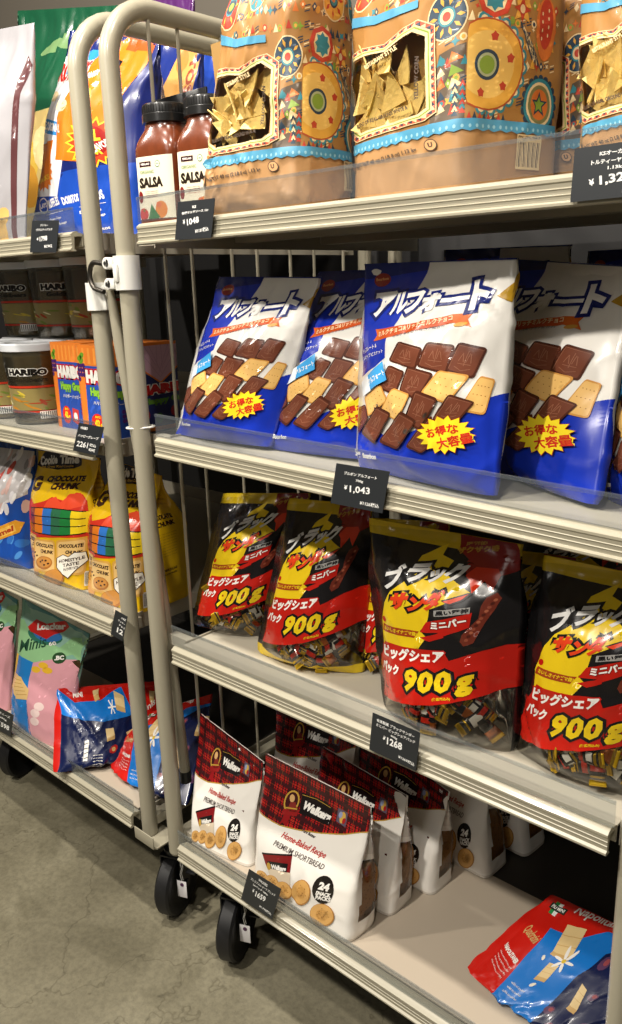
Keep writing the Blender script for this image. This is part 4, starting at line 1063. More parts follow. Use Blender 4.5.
# ------------------------------------------------------------------ third shelf: big share packs of mini bars
TH = thunder_art()
M_FILM = clear_mat('bag_film', 'f6f4ee', gloss=0.08, rough=0.12)
M_GOLDF = mat('gold_foil', 'b8951e', 0.25, metal=0.6); M_BKF = mat('black_foil', '19171a', 0.22, coat=0.5); M_REDF = mat('red_foil', 'b32414', 0.25, coat=0.4)
M_WHF = mat('white_print', 'dcdad2', 0.3); M_COPF = mat('copper_foil', 'a85a20', 0.25, metal=0.5)
def packet_mesh(seed):
    """a small wrapped bar: crimped ends, filled middle, bands of print"""
    rnd = random.Random(seed); L, Wd, T = 0.050, 0.017, 0.010
    nx, na = 22, 14; V = []; F = []; Mi = []
    for i in range(nx + 1):
        x = -L / 2 + L * i / nx; e = min(1, max(0, (L / 2 - abs(x) - 0.006) / 0.006)); e = e * e * (3 - 2 * e)
        z = 0.0006 * (1 if i % 2 else -1) * (1 - e)
        for k in range(na):
            a = 2 * PI * k / na; c, s_ = math.cos(a), math.sin(a)
            w_ = (Wd / 2) * (1 + 0.12 * (1 - e)); t_ = 0.0006 + T / 2 * e
            V.append((x, w_ * math.copysign(abs(c) ** .7, c), t_ * math.copysign(abs(s_) ** .7, s_) + z + e * rnd.uniform(-.0004, .0004)))
    st = rnd.randrange(3)
    for i in range(nx):
        for k in range(na):
            F.append((i * na + k, i * na + (k + 1) % na, (i + 1) * na + (k + 1) % na, (i + 1) * na + k))
            if i < 3 or i >= nx - 3: m = 0
            elif st == 0: m = 2 if 6 < i < 10 else (3 if 11 < i < 16 and k % 4 else (0 if i in (4, 17) else 1))
            elif st == 1: m = 3 if 7 < i < 13 and 1 < k < 6 else (0 if i in (5, 14) else (2 if i > 14 else 1))
            else: m = 4 if i < 8 else (1 if i < 15 else 3)
            Mi.append(m)
    F += [tuple(range(na))[::-1], tuple(nx * na + k for k in range(na))]; Mi += [0, 0]
    me = bpy.data.meshes.new('minibar'); me.from_pydata(V, [], F)
    for k in (M_GOLDF, M_BKF, M_REDF, M_WHF, M_COPF): me.materials.append(k)
    me.polygons.foreach_set('material_index', Mi); me.polygons.foreach_set('use_smooth', [True] * len(F)); me.update()
    return me
PK = [packet_mesh(i) for i in range(6)]
G_TH = 'black and red share packs on the third shelf'
def th_base(u, v):
    if v > .93: return 3
    if v < .31 and (u < 1.0 or 1.04 < u < 2.1): return 1
    return 2
def th_seal(u, v): return 0 if v < .055 else th_base(u, v)
def thunder(seed, label, bl, br, tl, tr, lean=14, back=0.0, n=26, **kw):
    k = dict(depth=0.014, puff=0.045, shoulder=0.34, cell=0.0058, base=[film('d8b81c'), M_FILM, film('151314'), film('c9ab18')], base_fn=th_base, nominal=(0.235, 0.32), bottom_p=.9, foot=.2)
    k.update(PIL); k['wrinkle'] = 0.0034; k['neck'] = .05; k.update(kw)
    x = float(on_z(bl, ZT(3))[0])
    root, surf, ex, nb = bag('share_pack', TH, 'thunder', bl, br, tl, tr, z=ZT(3), lean=lean, seed=seed, label=label, group=G_TH, back=back, **k)
    rnd = random.Random(seed)
    for i in range(n):
        u = rnd.uniform(.10, .90); v = rnd.uniform(.11, .31)
        p, nn = surf(u, v, 0.0125 + rnd.uniform(0, .006)); p2, _ = surf(u, v, 0)
        o = bpy.data.objects.new('wrapped_bar', PK[rnd.randrange(6)]); COL.objects.link(o); o.parent = root
        q = nn.to_track_quat('Z', 'Y') ; from mathutils import Quaternion
        q = q @ Quaternion((0, 0, 1), rnd.uniform(0, PI)) @ Quaternion((0, 1, 0), rnd.gauss(0, .22))
        o.rotation_mode = 'QUATERNION'; o.rotation_quaternion = q; o.location = p
        s_ = rnd.uniform(1.0, 1.2); o.scale = (s_, s_, s_)
    return root
thunder(21, 'black, yellow and red share pack of mini bars next to the side wires, tightly creased', (193, 629), (274, 641), (222, 494), (310, 494), lean=13)
thunder(22, 'share pack of mini bars with a yellow bottom seal, second from the side wires', (257, 658), (360, 680), (288, 499), (371, 506), lean=12, base_fn=th_seal)
thunder(23, 'black and red share pack squeezed half hidden behind its neighbours in mid shelf', (336, 684), (408, 700), (352, 530), (434, 536), lean=12, back=.07)
thunder(24, 'black and red share pack with a yellow top strip, above the centre price card', (383, 716), (508, 762), (367, 519), (521, 546), lean=9)
thunder(25, 'share pack set back in the gap beside the pack at the cart end', (440, 740), (540, 778), (452, 566), (545, 580), lean=12, back=.10, n=14)
thunder(26, 'black and red share pack nearest the cart end post, full of gold and black wrappers', (507, 764), (645, 818), (536, 560), (684, 592), lean=7, back=.018)
thunder(27, 'dark share pack deep in the shelf above the end pack, only its yellow head lit', (450, 700), (580, 735), (500, 532), (625, 548), lean=8, back=.12, n=0)
# ------------------------------------------------------------------ bottom shelf: tartan shortbread bags
WK = walkers_art()
G_WK = 'tartan topped shortbread bags on the bottom shelf'
M_FOILW = film('e6e2da')
def wk_base(u, v):
    c = 1.27
    if .12 < v < .55 and abs(u - c) < .18 * (1 - .35 * (v - .12) / .43): return 1
    return 2 if v < .012 else 0
CK = None
def cookie_mesh():
    b = MB(); b.lathe([(0.0, -0.005), (0.024, -0.005), (0.0275, -0.002), (0.0275, 0.002), (0.025, 0.0045), (0.017, 0.0055), (0.0, 0.0052)], seg=28, mi=0)
    rnd = random.Random(3)
    for k in range(18):
        a, r = rnd.uniform(0, 6.28), rnd.uniform(.003, .021); b.lathe([(0.0, 0.0050), (0.0012, 0.0058), (0.0, 0.0056)], (r * math.cos(a), r * math.sin(a), 0), seg=6, mi=1)
    o = b.build('shortbread', [mat('shortbread', 'b98445', 0.7, bump=.3, bscale=250), mat('shortbread_dot', '8a5a2a', 0.8)]); me = o.data; bpy.data.objects.remove(o); return me
CK = cookie_mesh()
def walkers(seed, label, bl, br, tl, tr, lean=9, back=0.0, ck=5, **kw):
    k = dict(depth=0.070, puff=0.008, shoulder=0.80, cell=0.0056, base=[film('ebe7df'), M_FILM, film('cfc8bc')], base_fn=wk_base, nominal=(0.20, 0.265), seal=.06, wrinkle=.0022, neck=.03, crease=.7)
    k.update(kw)
    root, surf, ex, nb = bag('shortbread_bag', WK, 'walkers', bl, br, tl, tr, z=ZT(4), lean=lean, seed=seed, label=label, group=G_WK, back=back, **k)
    rnd = random.Random(seed)
    for i in range(ck):
        u, v = 1.27 + rnd.uniform(-.03, .03), .14 + .33 * i / max(1, ck)
        p, nn = surf(u, v, .014 + (i % 2) * .011)
        o = bpy.data.objects.new('shortbread', CK); COL.objects.link(o); o.parent = root
        o.rotation_mode = 'QUATERNION'; o.rotation_quaternion = nn.to_track_quat('Z', 'Y'); o.location = p
    if ck:
        p, nn = surf(1.205, .30, .020); b = MB(); b.box((-.022, -.045, -.002), (.022, .045, .002)); w_ = b.build('inner_wrapper', film('5a1a16'), root)
        w_.rotation_mode = 'QUATERNION'; w_.rotation_quaternion = nn.to_track_quat('Z', 'Y'); w_.location = p
    return root
walkers(31, 'white shortbread bag with tartan peak beside the side wires, at the rail', (189, 840), (251, 868), (200, 713), (264, 762), lean=12)
walkers(32, 'white shortbread bag with tartan top standing foremost behind the price card', (252, 876), (349, 945), (266, 753), (373, 808), lean=8)
walkers(33, 'shortbread bag whose tartan head rises behind the gap between the two front bags', (238, 838), (312, 878), (243, 712), (326, 748), lean=8, back=.10, ck=0)
walkers(34, 'tartan topped shortbread bag standing directly behind the foremost bag', (306, 868), (391, 918), (322, 746), (408, 796), lean=8)
walkers(35, 'third shortbread bag back from the foremost, leaning on the fourth one', (352, 850), (432, 897), (362, 728), (450, 792), lean=8)
walkers(36, 'fourth shortbread bag back from the foremost, its tartan in the shade', (414, 838), (487, 880), (420, 705), (490, 765), lean=6)
walkers(37, 'rearmost shortbread bag of the row, standing deepest in the bottom shelf', (452, 826), (519, 864), (454, 700), (518, 740), lean=6, back=.022)
# ------------------------------------------------------------------ red wafer bags on the bottom shelves
WF = wafer_art()
def wafer_b():
    A = Art(); A.H = np.array([[1 / 160, 0, 0], [0, 1 / 100, 0], [0, 0, 1.0]])
    BLU, NVY, W1, W2 = film('1673c8'), film('0f1a44'), film('c9a468'), film('e0c48c')
    A.poly([(0, 100), (22, 84), (60, 84), (96, 96), (108, 72), (112, 50), (0, 46)], BLU, 1)
    A.poly([(0, 70), (60, 64), (112, 66), (118, 40), (130, 20), (128, 0), (-2, 0)], NVY, 2)
    def waf(q, lev): A.poly(q, W2, lev); A.poly([q[3], q[2], (q[2][0], q[2][1] - 5), (q[3][0], q[3][1] - 5)], W1, lev)
    for q in ([(84, 92), (98, 86), (96, 76), (82, 80)], [(64, 54), (76, 54), (78, 44), (66, 42)], [(96, 44), (108, 46), (110, 36), (100, 32)], [(52, 94), (62, 96), (60, 90), (52, 88)], [(110, 96), (120, 98), (118, 90), (110, 90)], [(140, 88), (150, 86), (148, 78), (140, 80)]): waf(q, 4)
    for k in range(3): A.line([(76 + 6 * math.cos(k * 1.05), 78 + 7 * math.sin(k * 1.05)), (76 - 6 * math.cos(k * 1.05), 78 - 7 * math.sin(k * 1.05))], 1.4, WH, 5)
    A.poly([(34, 40), (40, 40), (38, 14), (32, 14)], WH, 4)
    for k in range(4): A.line([(33, 17 + k * 6), (39, 19 + k * 6)], 1, BLK, 5)
    A.text('MINI', (22, 88), (36, 88), -6, WH, 5, bold=.03)
    for k in range(5): A.text('wafers with cream filling', (46, 20 - k * 4), (60, 20 - k * 4), -2, WH, 5)
    A.poly([(140, 30), (154, 30), (150, 46)], WH, 4); A.text('Minis', (120, 62), (150, 70), -9, WH, 4, bold=.02, slant=-.2)
    for c in ((90, 18), (104, 12), (76, 26)): A.ell(c, 7, 5, film('a81a14'), 4, 30, n=8); A.ell(c, 3, 3, W1, 5, n=8)
    return A
WFB = wafer_b()
WFC = wafer_art(); WFC.chunks = [(UV + np.array([.24, 0]), f, k, l) for UV, f, k, l in WFC.chunks]
G_WF = 'red and blue wafer bags lying on the bottom shelves'
def wafer(seed, label, bl, br, tl, tr, lean, art=None, z=None, back=0.0, col='c2190f', **kw):
    k = dict(depth=0.014, puff=0.042, shoulder=0.30, cell=0.0058, base=film(col), nominal=(0.27, 0.19), gusset=False, neck=.06, seal=.06, wrinkle=.0048, crease=1.6, bottom_p=.9, foot=.2)
    k.update(kw); a = art or WF
    return bag('wafer_bag', a, 'wf%d' % id(a), bl, br, tl, tr, z=z or ZT(4) + .002, lean=lean, seed=seed, label=label, group=G_WF, back=back, **k)
wafer(41, 'red, blue and navy wafer bag lying alone on the bottom shelf beside the cart post', (462, 980), (604, 1062), (549, 897), (692, 962), 58)
wafer(42, 'navy and blue wafer bag with a crumpled crimped end next to the mint pouch', (56, 778), (166, 748), (58, 690), (162, 682), 34, art=WFB, z=.2655)
wafer(43, 'red wafer bag with a blue disc, lying lowest behind the two cart posts', (92, 772), (168, 820), (112, 726), (200, 700), 55, z=.262, back=.03, art=WFC)

# ------------------------------------------------------------------ mint green pouches
def mint_art():
    A = Art().quad((22, 597), (88, 632), (56, 744), (8, 712)).crop(0, 580, 5.655)
    A.poly([(-40, -60), (640, -60), (640, 560), (480, 540), (400, 440), (300, 470), (190, 485), (110, 440), (60, 400), (-60, 400)], film('8fc08a'), 1)
    A.poly([(-40, -60), (640, -60), (640, 330), (400, 330), (330, 400), (250, 350), (160, 300), (100, 190), (60, 160), (-60, 160)], film('8fb9a8'), 2)
    A.poly([(100, 60), (520, 100), (500, 330), (420, 280), (300, 200), (160, 160), (100, 150)], film('4f8a8c'), 2.5)
    A.ell((250, 330), 96, 54, film('2a6a58'), 3, 12); A.ell((262, 322), 82, 44, film('2f6fb0'), 4, 12)
    A.poly([(152, 284), (200, 232), (262, 256), (330, 232), (372, 220), (386, 262), (352, 300), (300, 322), (262, 352), (170, 312)], film('c4201a'), 5)
    A.text('Loacker', (205, 302), (366, 282), 44, WH, 7, bold=.05, slant=.2)
    A.text('Minis', (112, 432), (262, 398), 66, film('1f4a34'), 4, bold=.015, slant=.3)
    A.poly([(52, 420), (110, 440), (96, 560), (62, 740), (20, 740), (40, 560)], film('e2b81c'), 3)
    A.poly([(100, 440), (205, 482), (196, 640), (200, 850), (60, 770), (70, 560)], film('1a78c0'), 2)
    A.poly([(205, 484), (300, 468), (420, 470), (440, 600), (420, 980), (190, 900), (196, 640)], film('d79aa4'), 2)
    A.poly([(90, 530), (150, 556), (205, 620), (198, 670), (120, 660), (84, 590)], film('dcb878'), 5)
    for k in range(5): A.line([(92 + k * 8, 560 + k * 20), (150 + k * 11, 572 + k * 18)], 3, film('b58a48'), 6)
    A.ell((336, 460), 33, 33, film('2a4a2a'), 5); A.text('.BC', (314, 474), (360, 470), 26, WH, 6, bold=.05)
    A.text('60', (280, 392), (318, 384), 24, WH, 6, bold=.03)
    for c in ((228, 520), (262, 500), (286, 528)): A.ell(c, 26, 16, film('e0b030'), 4, 20)
    for c in ((240, 740), (262, 710), (232, 780)): A.ell(c, 26, 20, film('eed4d0'), 4, 30)
    A.poly([(398, 480), (430, 470), (466, 500), (440, 540)], film('3a2a14'), 4)
    return A
MN = mint_art()
def mint(seed, label, bl, br, tl, tr, **kw):
    return bag('wafer_pouch', MN, 'mint', bl, br, tl, tr, z=ZT(4), lean=10, seed=seed, label=label, group='mint green pouches on the bottom shelf', depth=.03, puff=.026, shoulder=.8, cell=.006,
               base=film('7fae9a'), nominal=(.215, .26), wrinkle=.0026, seal=.05, **kw)
mint(51, 'mint green pouch standing in full view next to the crumpled wafer bag', (10, 716), (58, 748), (22, 598), (90, 634))
mint(52, 'mint green pouch mostly cut away by the picture edge', (-34, 690), (4, 712), (-24, 576), (18, 600))

# ------------------------------------------------------------------ yellow cookie bags
CO = cookie_art()
def cookies(seed, label, bl, br, tl, tr, **kw):
    k = dict(seam_mid=False, depth=.07, puff=.022, shoulder=.45, cell=.006, base=film('dfb412'), nominal=(.2, .30), wrinkle=.0028, seal=.035, neck=.05, crease=1.2); k.update(kw)
    return bag('cookie_bag', CO, 'cookie%.3f' % k['depth'], bl, br, tl, tr, z=ZT(3), y=k.pop('y'), lean=k.pop('lean', 6), seed=seed, label=label, group='yellow chocolate chunk cookie bags', **k)
cookies(61, 'yellow cookie bag with the full logo, farther from the posts', (34, 578), (83, 596), (24, 453), (86, 461), y=(.06, .062))
cookies(62, 'yellow cookie bag next to the posts, its side printed with small lettering', (88, 600), (143, 622), (88, 466), (136, 482), y=(.064, .066), depth=.125)
# the blue candy bag
def candy_art():
    A = Art(); A.H = np.eye(3)
    rnd = random.Random(7)
    A.poly([(0, .45), (.3, .52), (.6, .5), (1, .6), (1, .95), (0, .95)], film('b8b4b4'), 1)
    for k in range(40): A.ell((rnd.uniform(0, 1), rnd.uniform(.45, .92)), rnd.uniform(.03, .09), rnd.uniform(.02, .05), film(rnd.choice(('d8d6da', 'c9a8a0', 'e4e2e0', '8a8484', 'b04a40'))), 2 + k % 6, rnd.uniform(0, 90), n=9)
    for k in range(16): A.ell((rnd.uniform(0, 1), rnd.uniform(.03, .45)), rnd.uniform(.03, .10), rnd.uniform(.015, .04), film(rnd.choice(('2f6ab8', '4a8ad0', '12307a'))), 2 + k % 3, rnd.uniform(0, 60), n=10)
    A.poly([(.30, .17), (.92, .30), (.98, .38), (.86, .40), (.30, .28), (.22, .22)], film('d8962a'), 8); A.poly([(.34, .19), (.88, .31), (.84, .37), (.32, .26)], film('e6b450'), 9); A.text('caramel', (.36, .205), (.84, .315), -.045, film('a83a1c'), 10, bold=.04)
    A.poly([(0, .93), (1, .93), (1, 1), (0, 1)], film('123a80'), 3)
    return A
bag('candy_bag', candy_art(), 'candy', (-30, 566), (16, 578), (-22, 442), (17, 446), z=ZT(3), lean=8, seed=63, label='blue bag of white wrapped candies at the picture edge beside the cookie bags', cat='bag',
    depth=.03, puff=.035, shoulder=.4, cell=.006, base=film('1a4aa0'), nominal=(.22, .27), wrinkle=.004, gusset=False, back=.035)

# ------------------------------------------------------------------ gummy tubs and boxes
M_TUB = clear_mat('tub_plastic', 'e6e2d6', gloss=.10, rough=.10, haze=.10, hazecol='a8a080')
M_LID = mat('lid_plastic', 'c9ccd0', .3, coat=.3); M_GUM = mat('gummy_fill', 'a8925e', .6, vary=.25, vscale=60, bump=.4, bscale=70)
def tub(label, x, y, z, black_text, rz):
    root = empty('gummy_tub', (x, y, z), rz); root.scale = (1.14, 1.14, 1.08); tag(root, label, 'tub', 'clear tubs of gummy sweets')
    b = MB(); b.lathe([(.0, 0.0), (.046, 0), (.049, .003), (.0525, .06), (.0575, .142), (.0585, .146), (.0570, .146), (.0560, .142), (.0510, .06), (.0475, .004), (.0, .003)], seg=48); b.build('tub_body', M_TUB, root)
    g = MB(); g.lathe([(.0, .0045), (.0470, .0045), (.0500, .06), (.0545, .128), (.052, .132), (.03, .135), (0, .133)], seg=40); g.build('gummy_sweets', M_GUM, root)
    l = MB(); l.lathe([(0, .1535), (.050, .1535), (.052, .156), (.0595, .156), (.0612, .154), (.0612, .142), (.0600, .141), (.0588, .1415), (.0588, .150), (.049, .1505), (0, .1505)], seg=48); l.build('lid', M_LID, root)
    # printed wrap
    A = Art(); A.H = np.eye(3); c1, c2 = (film('1a1a1a'), film('d8d6cc')) if black_text else (film('e8e6de'), film('2a2418'))
    RD = film('b8321c')
    A.poly([(0, .50), (1, .50), (1, .535), (0, .535)], RD, 1); A.poly([(0, .10), (1, .10), (1, .13), (0, .13)], RD, 1); A.poly([(0, .14), (1, .14), (1, .49), (0, .49)], film('8a7c4a'), .5)
    rnd = random.Random(int(abs(x) * 100))
    for u0 in (.0, .5):
        A.text('HARIBO', (u0 + .14, .70), (u0 + .36, .70), -.11, film('1a1714'), 3, bold=.07, out=film('e8e6de'), outw=.075)
        A.text('Goldbears', (u0 + .17, .60), (u0 + .36, .60), -.07, film('2a2418'), 3, bold=.04)
        A.poly([(u0 + .30, .0), (u0 + .42, .0), (u0 + .42, .12), (u0 + .30, .12)], WH, 3)
        for k in range(9): A.poly([(u0 + .305 + k * .0125, .01), (u0 + .310 + k * .0125, .01), (u0 + .310 + k * .0125, .11), (u0 + .305 + k * .0125, .11)], BLK, 4)
    for k in range(44): A.ell((rnd.random(), rnd.uniform(.16, .47)), rnd.uniform(.008, .02), rnd.uniform(.03, .06), film(rnd.choice(('c9b23a', '9a3a20', 'b87a24', '6a7a30', 'd8cfa0'))), 1 + k % 3, rnd.uniform(0, 90), n=8)
    nu, nv = 96, 12; P = np.zeros((nv + 1, nu + 1, 3))
    for j in range(nv + 1):
        zz = .012 + .120 * j / nv; r = (.0493 + (.0525 - .0490) * zz / .06 if zz < .06 else .0525 + .005 * (zz - .06) / .082) + .0004
        for i in range(nu + 1):
            a = 2 * PI * i / nu; P[j, i] = (r * math.cos(a), r * math.sin(a), zz)
    k = ('tub', black_text)
    if k not in CUTS: CUTS[k] = A.cut(nu, nv, 1.0)
    Nn = grid_normals(P)
    drape(P, Nn, [clear_mat('label_clear', 'ffffff', gloss=.03, rough=.2)], np.zeros((nv, nu), int), CUTS[k], 'label', root, lift=.00008)
    return root
ZL = 1.000 + .0265
fc = math.radians(-90 + 40) - .25 * 2 * PI    # turns the name towards the front
for (x, y, lv, bt, dr, lb) in ((-1.632, .105, 0, True, .0, 'clear gummy tub on the shelf board beside the orange boxes, white name print'),
                               (-1.775, .105, 0, True, -.5, 'clear gummy tub on the shelf board cut off by the picture edge'),
                               (-1.868, .235, 1, False, -.35, 'upper gummy tub at the picture edge, standing on other tubs'),
                               (-1.722, .235, 1, False, .35, 'upper gummy tub in the middle of the raised row, dark name print'),
                               (-1.578, .235, 1, False, .9, 'upper gummy tub right behind the cart post'),
                               (-1.868, .235, 0, False, .3, 'gummy tub under the raised one at the picture edge'),
                               (-1.722, .235, 0, False, .1, 'gummy tub carrying the middle tub of the raised row'),
                               (-1.578, .235, 0, False, .6, 'gummy tub carrying the tub behind the cart post')):
    tub(lb, x, y, ZL + lv * .1692, bt, fc + dr)

def box_art():
    A = Art(); A.H = np.eye(3)
    OR, BL_, NV = paper('dd7a26'), paper('1f4aa8'), paper('1a2058')
    A.poly([(0, 0), (1, 0), (1, 1), (0, 1)], OR, 1)
    for k in range(9): A.poly([(k * .12, .80), (k * .12 + .06, .80), (k * .12 + .05, .97), (k * .12 + .01, .97)], paper('e8923a'), 2)
    A.poly([(.13, 0), (1, 0), (1, .78), (.16, .78)], BL_, 3)
    A.text('HARIBO', (.17, .59), (.95, .59), -.15, WH, 5, bold=.08, out=film('c02020'), outw=.10)
    A.text('Happy Grape', (.24, .43), (.95, .43), -.12, film('8fc83a'), 5, bold=.06, out=film('2a6a3a'), outw=.05)
    A.text('ハリボー ハッピー', (.28, .36), (.85, .36), -.045, WH, 5, bold=.03)
    for i in range(10): A.ell((.03 + (i % 3) * .055, .78 - (i // 3) * .05), .034, .026, film('4a2468'), 5, n=10)
    for c in ((.07, .86), (.12, .89), (.10, .83)): A.ell(c, .05, .03, film('6a9a2a'), 6, 20, n=10)
    A.ell((.34, .16), .14, .105, film('d82a1c'), 5, n=18); A.text('42', (.27, .12), (.38, .12), -.08, film('f0d020'), 6, bold=.06); A.text('個', (.39, .12), (.45, .12), -.04, film('f0d020'), 6, bold=.04); A.text('BIG', (.29, .215), (.40, .215), -.025, film('f0d020'), 6, bold=.04)
    A.poly([(.52, .09), (.72, .05), (.74, .23), (.54, .25)], film('c83a3a'), 5); A.ell((.63, .15), .06, .05, WH, 6, n=10)
    for i in range(9): A.ell((.84 + (i % 3) * .05, .30 - (i // 3) * .05), .028, .024, film('5a2a7a'), 5, n=8)
    # side
    A.poly([(1, 0), (2.2, 0), (2.2, 1), (1, 1)], OR, 1); A.poly([(1.0, .08), (2.06, .08), (2.06, .62), (1.90, .82), (1.8, .88), (1.0, .88)], NV, 2)
    A.poly([(1.02, .97), (1.80, .97), (1.80, .78), (1.42, .56), (1.02, .80)], paper('c9a0b4'), 3); A.line([(1.02, .80), (1.42, .56), (1.80, .78)], .018, OR, 4)
    for k in range(4):
        A.line([(1.10 + k * .18, .97), (1.42 + k * .02, .62 + k * .045)], .006, paper('b08aa0'), 4); A.line([(1.75 - k * .18, .97), (1.42 - k * .02, .62 + k * .045)], .006, paper('b08aa0'), 4)
    A.text('HARIBO', (1.06, .43), (1.98, .45), -.115, film('c02020'), 5, bold=.08, out=WH, outw=.06)
    A.text('Happy Grape', (1.14, .31), (1.94, .33), -.09, film('5a8a30'), 5, bold=.06)
    for c, col in (((1.16, .22), 'a02a3a'), ((1.36, .17), '4a7a3a'), ((1.6, .23), 'a02a3a'), ((1.84, .18), 'a03a3a')): A.ell(c, .06, .06, film(col), 5, n=12)
    A.poly([(1.0, 0), (2.2, 0), (2.2, .035), (1.0, .035)], BLK, 4)
    return A
BX = box_art()
def gbox(label, x, y, yaw, W, D, H):
    nu = 80; s = np.linspace(0, 2 * (W + D), nu + 1); nv = 24; P = np.zeros((nv + 1, nu + 1, 3)); Lp = 2 * (W + D)
    def rect(q):
        q = q % Lp
        return (np.where(q < W, q - W / 2, np.where(q < W + D, W / 2, np.where(q < 2 * W + D, W / 2 - (q - W - D), -W / 2))),
                np.where(q < W, 0, np.where(q < W + D, q - W, np.where(q < 2 * W + D, D, D - (q - 2 * W - D)))))
    X = sum(rect(s + o)[0] for o in (-.0008, 0, .0008)) / 3; Y = sum(rect(s + o)[1] for o in (-.0008, 0, .0008)) / 3
    for j in range(nv + 1): P[j, :, 0] = X; P[j, :, 1] = Y; P[j, :, 2] = H * j / nv
    P[:, nu] = P[:, 0]
    if 'box' not in CUTS: CUTS['box'] = BX.cut(nu, nv, 2 * (W + D) / W)
    o = drape(P, grid_normals(P), [paper('c8702a')], np.zeros((nv, nu), int), CUTS['box'], 'gummy_box')
    o.location = (x, y, ZL); o.rotation_euler = (0, 0, yaw); tag(o, label, 'box', 'orange and blue gummy boxes')
    b = MB(); b.box((-W / 2 + .001, .001, H - .0015), (W / 2 - .001, D - .001, H), 0); b.box((-W / 2, D * .5 - .0005, H), (W / 2, D * .5 + .0005, H + .0005), 0)
    b.build('flap', paper('d87a2c'), o)
    return o
gbox('orange and blue gummy box beside the tubs, half covered by the other box', -1.478, .085, 0.0, .112, .078, .172)
gbox('orange and blue gummy box right behind the cart posts, its side showing through the wires', -1.336, .055, 0.0, .112, .150, .172)

# ------------------------------------------------------------------ top shelf: tortilla chip bags
TO = tortilla_art()
pane = [tuple(p) for p in TO.pane]
def to_base(u, v):
    if inside((u, v), pane): return 1
    return 2 if v > .19 else 0
M_CHIP = mat('tortilla_chip', 'f2cf80', .7, vary=.25, vscale=70, bump=.5, bscale=160)
def chip_mesh():
    b = MB(); n = 9; V = []; F = []
    for zz in (0, .0016):
        for i in range(n + 1):
            for j in range(n + 1 - i):
                u, v = i / n, j / n; x = (v + u / 2 - .5) * .05; y = (u * .866 - .289) * .05
                V.append((x, y, zz + 5.5 * x * x + 3 * y * y * (1 if x > 0 else .4)))
    idx = {}; k = 0
    for i in range(n + 1):
        for j in range(n + 1 - i): idx[(i, j)] = k; k += 1
    for o in (0, k):
        for i in range(n):
            for j in range(n - i):
                F.append((idx[(i, j)] + o, idx[(i, j + 1)] + o, idx[(i + 1, j)] + o))
                if j < n - i - 1: F.append((idx[(i, j + 1)] + o, idx[(i + 1, j + 1)] + o, idx[(i + 1, j)] + o))
    E = [idx[(0, j)] for j in range(n + 1)] + [idx[(i, n - i)] for i in range(1, n + 1)] + [idx[(i, 0)] for i in range(n - 1, 0, -1)]
    for a, c in zip(E, E[1:] + E[:1]): F.append((a, c, c + k, a + k))
    b.add(V, F, 0, True); o = b.build('chip', M_CHIP); me = o.data; bpy.data.objects.remove(o); return me
CHIP = chip_mesh()
M_PANE = clear_mat('window_film', 'f8f4ea', gloss=.10, rough=.07)
from mathutils import Quaternion
def tortilla(seed, label, bl, br, tl, tr, y, depth=.11, back=0., chips=20, lean=3, **kw):
    k = dict(seam_mid=False, puff=.014, shoulder=.40, cell=.0068, base=[paper('ae8353'), M_PANE, paper('a3743a')], base_fn=to_base, nominal=(.20, .46), wrinkle=.0030, seal=.04, neck=.02, crease=1.3); k.update(kw)
    root, surf, ex, nb = bag('tortilla_bag', TO, 'tort%.3f' % depth, bl, br, tl, tr, z=1.3885, y=y, lean=lean, seed=seed, label=label, group='kraft tortilla chip bags on the top shelf', depth=depth, back=back, **k)
    rnd = random.Random(seed)
    b = MB(); p, nn = surf(.44, .37, .030); b.box((-.075, -.085, -.002), (.075, .085, .002)); w_ = b.build('inner_liner', paper('a88248'), root)
    w_.rotation_mode = 'QUATERNION'; w_.rotation_quaternion = nn.to_track_quat('Z', 'Y'); w_.location = p
    for i in range(chips):
        u = rnd.uniform(.14, .66); v = rnd.uniform(.27, .44)
        p, nn = surf(u, v, .007 + .010 * rnd.random())
        o = bpy.data.objects.new('tortilla_chip', CHIP); COL.objects.link(o); o.parent = root
        o.rotation_mode = 'QUATERNION'; o.rotation_quaternion = nn.to_track_quat('Z', 'Y') @ Quaternion((0, 0, 1), rnd.uniform(0, 6.28)) @ Quaternion((1, 0, 0), rnd.gauss(0, .25)) @ Quaternion((0, 1, 0), rnd.gauss(0, .25)); o.location = p
    return root
tortilla(71, 'crumpled kraft tortilla chip bag beside the salsa jars, leaning', (199, 205), (300, 194), (234, -108), (306, -130), (.030, .034), depth=.105, wrinkle=.0062, crease=2.2)
tortilla(72, 'upright kraft tortilla chip bag in mid shelf, barcode side showing', (351, 200), (463, 186), (354, -118), None, (.105, .045), depth=.155)
tortilla(73, 'kraft tortilla chip bag cut off by the picture corner, above the grey glaring price card', (579, 176), (692, 164), (582, -125), None, (.135, .078), depth=.10)
tortilla(74, 'kraft tortilla chip bag standing back in the gap between two others', (500, 186), (590, 176), (504, -80), None, (.27, .25), depth=.08, chips=0, lean=2)

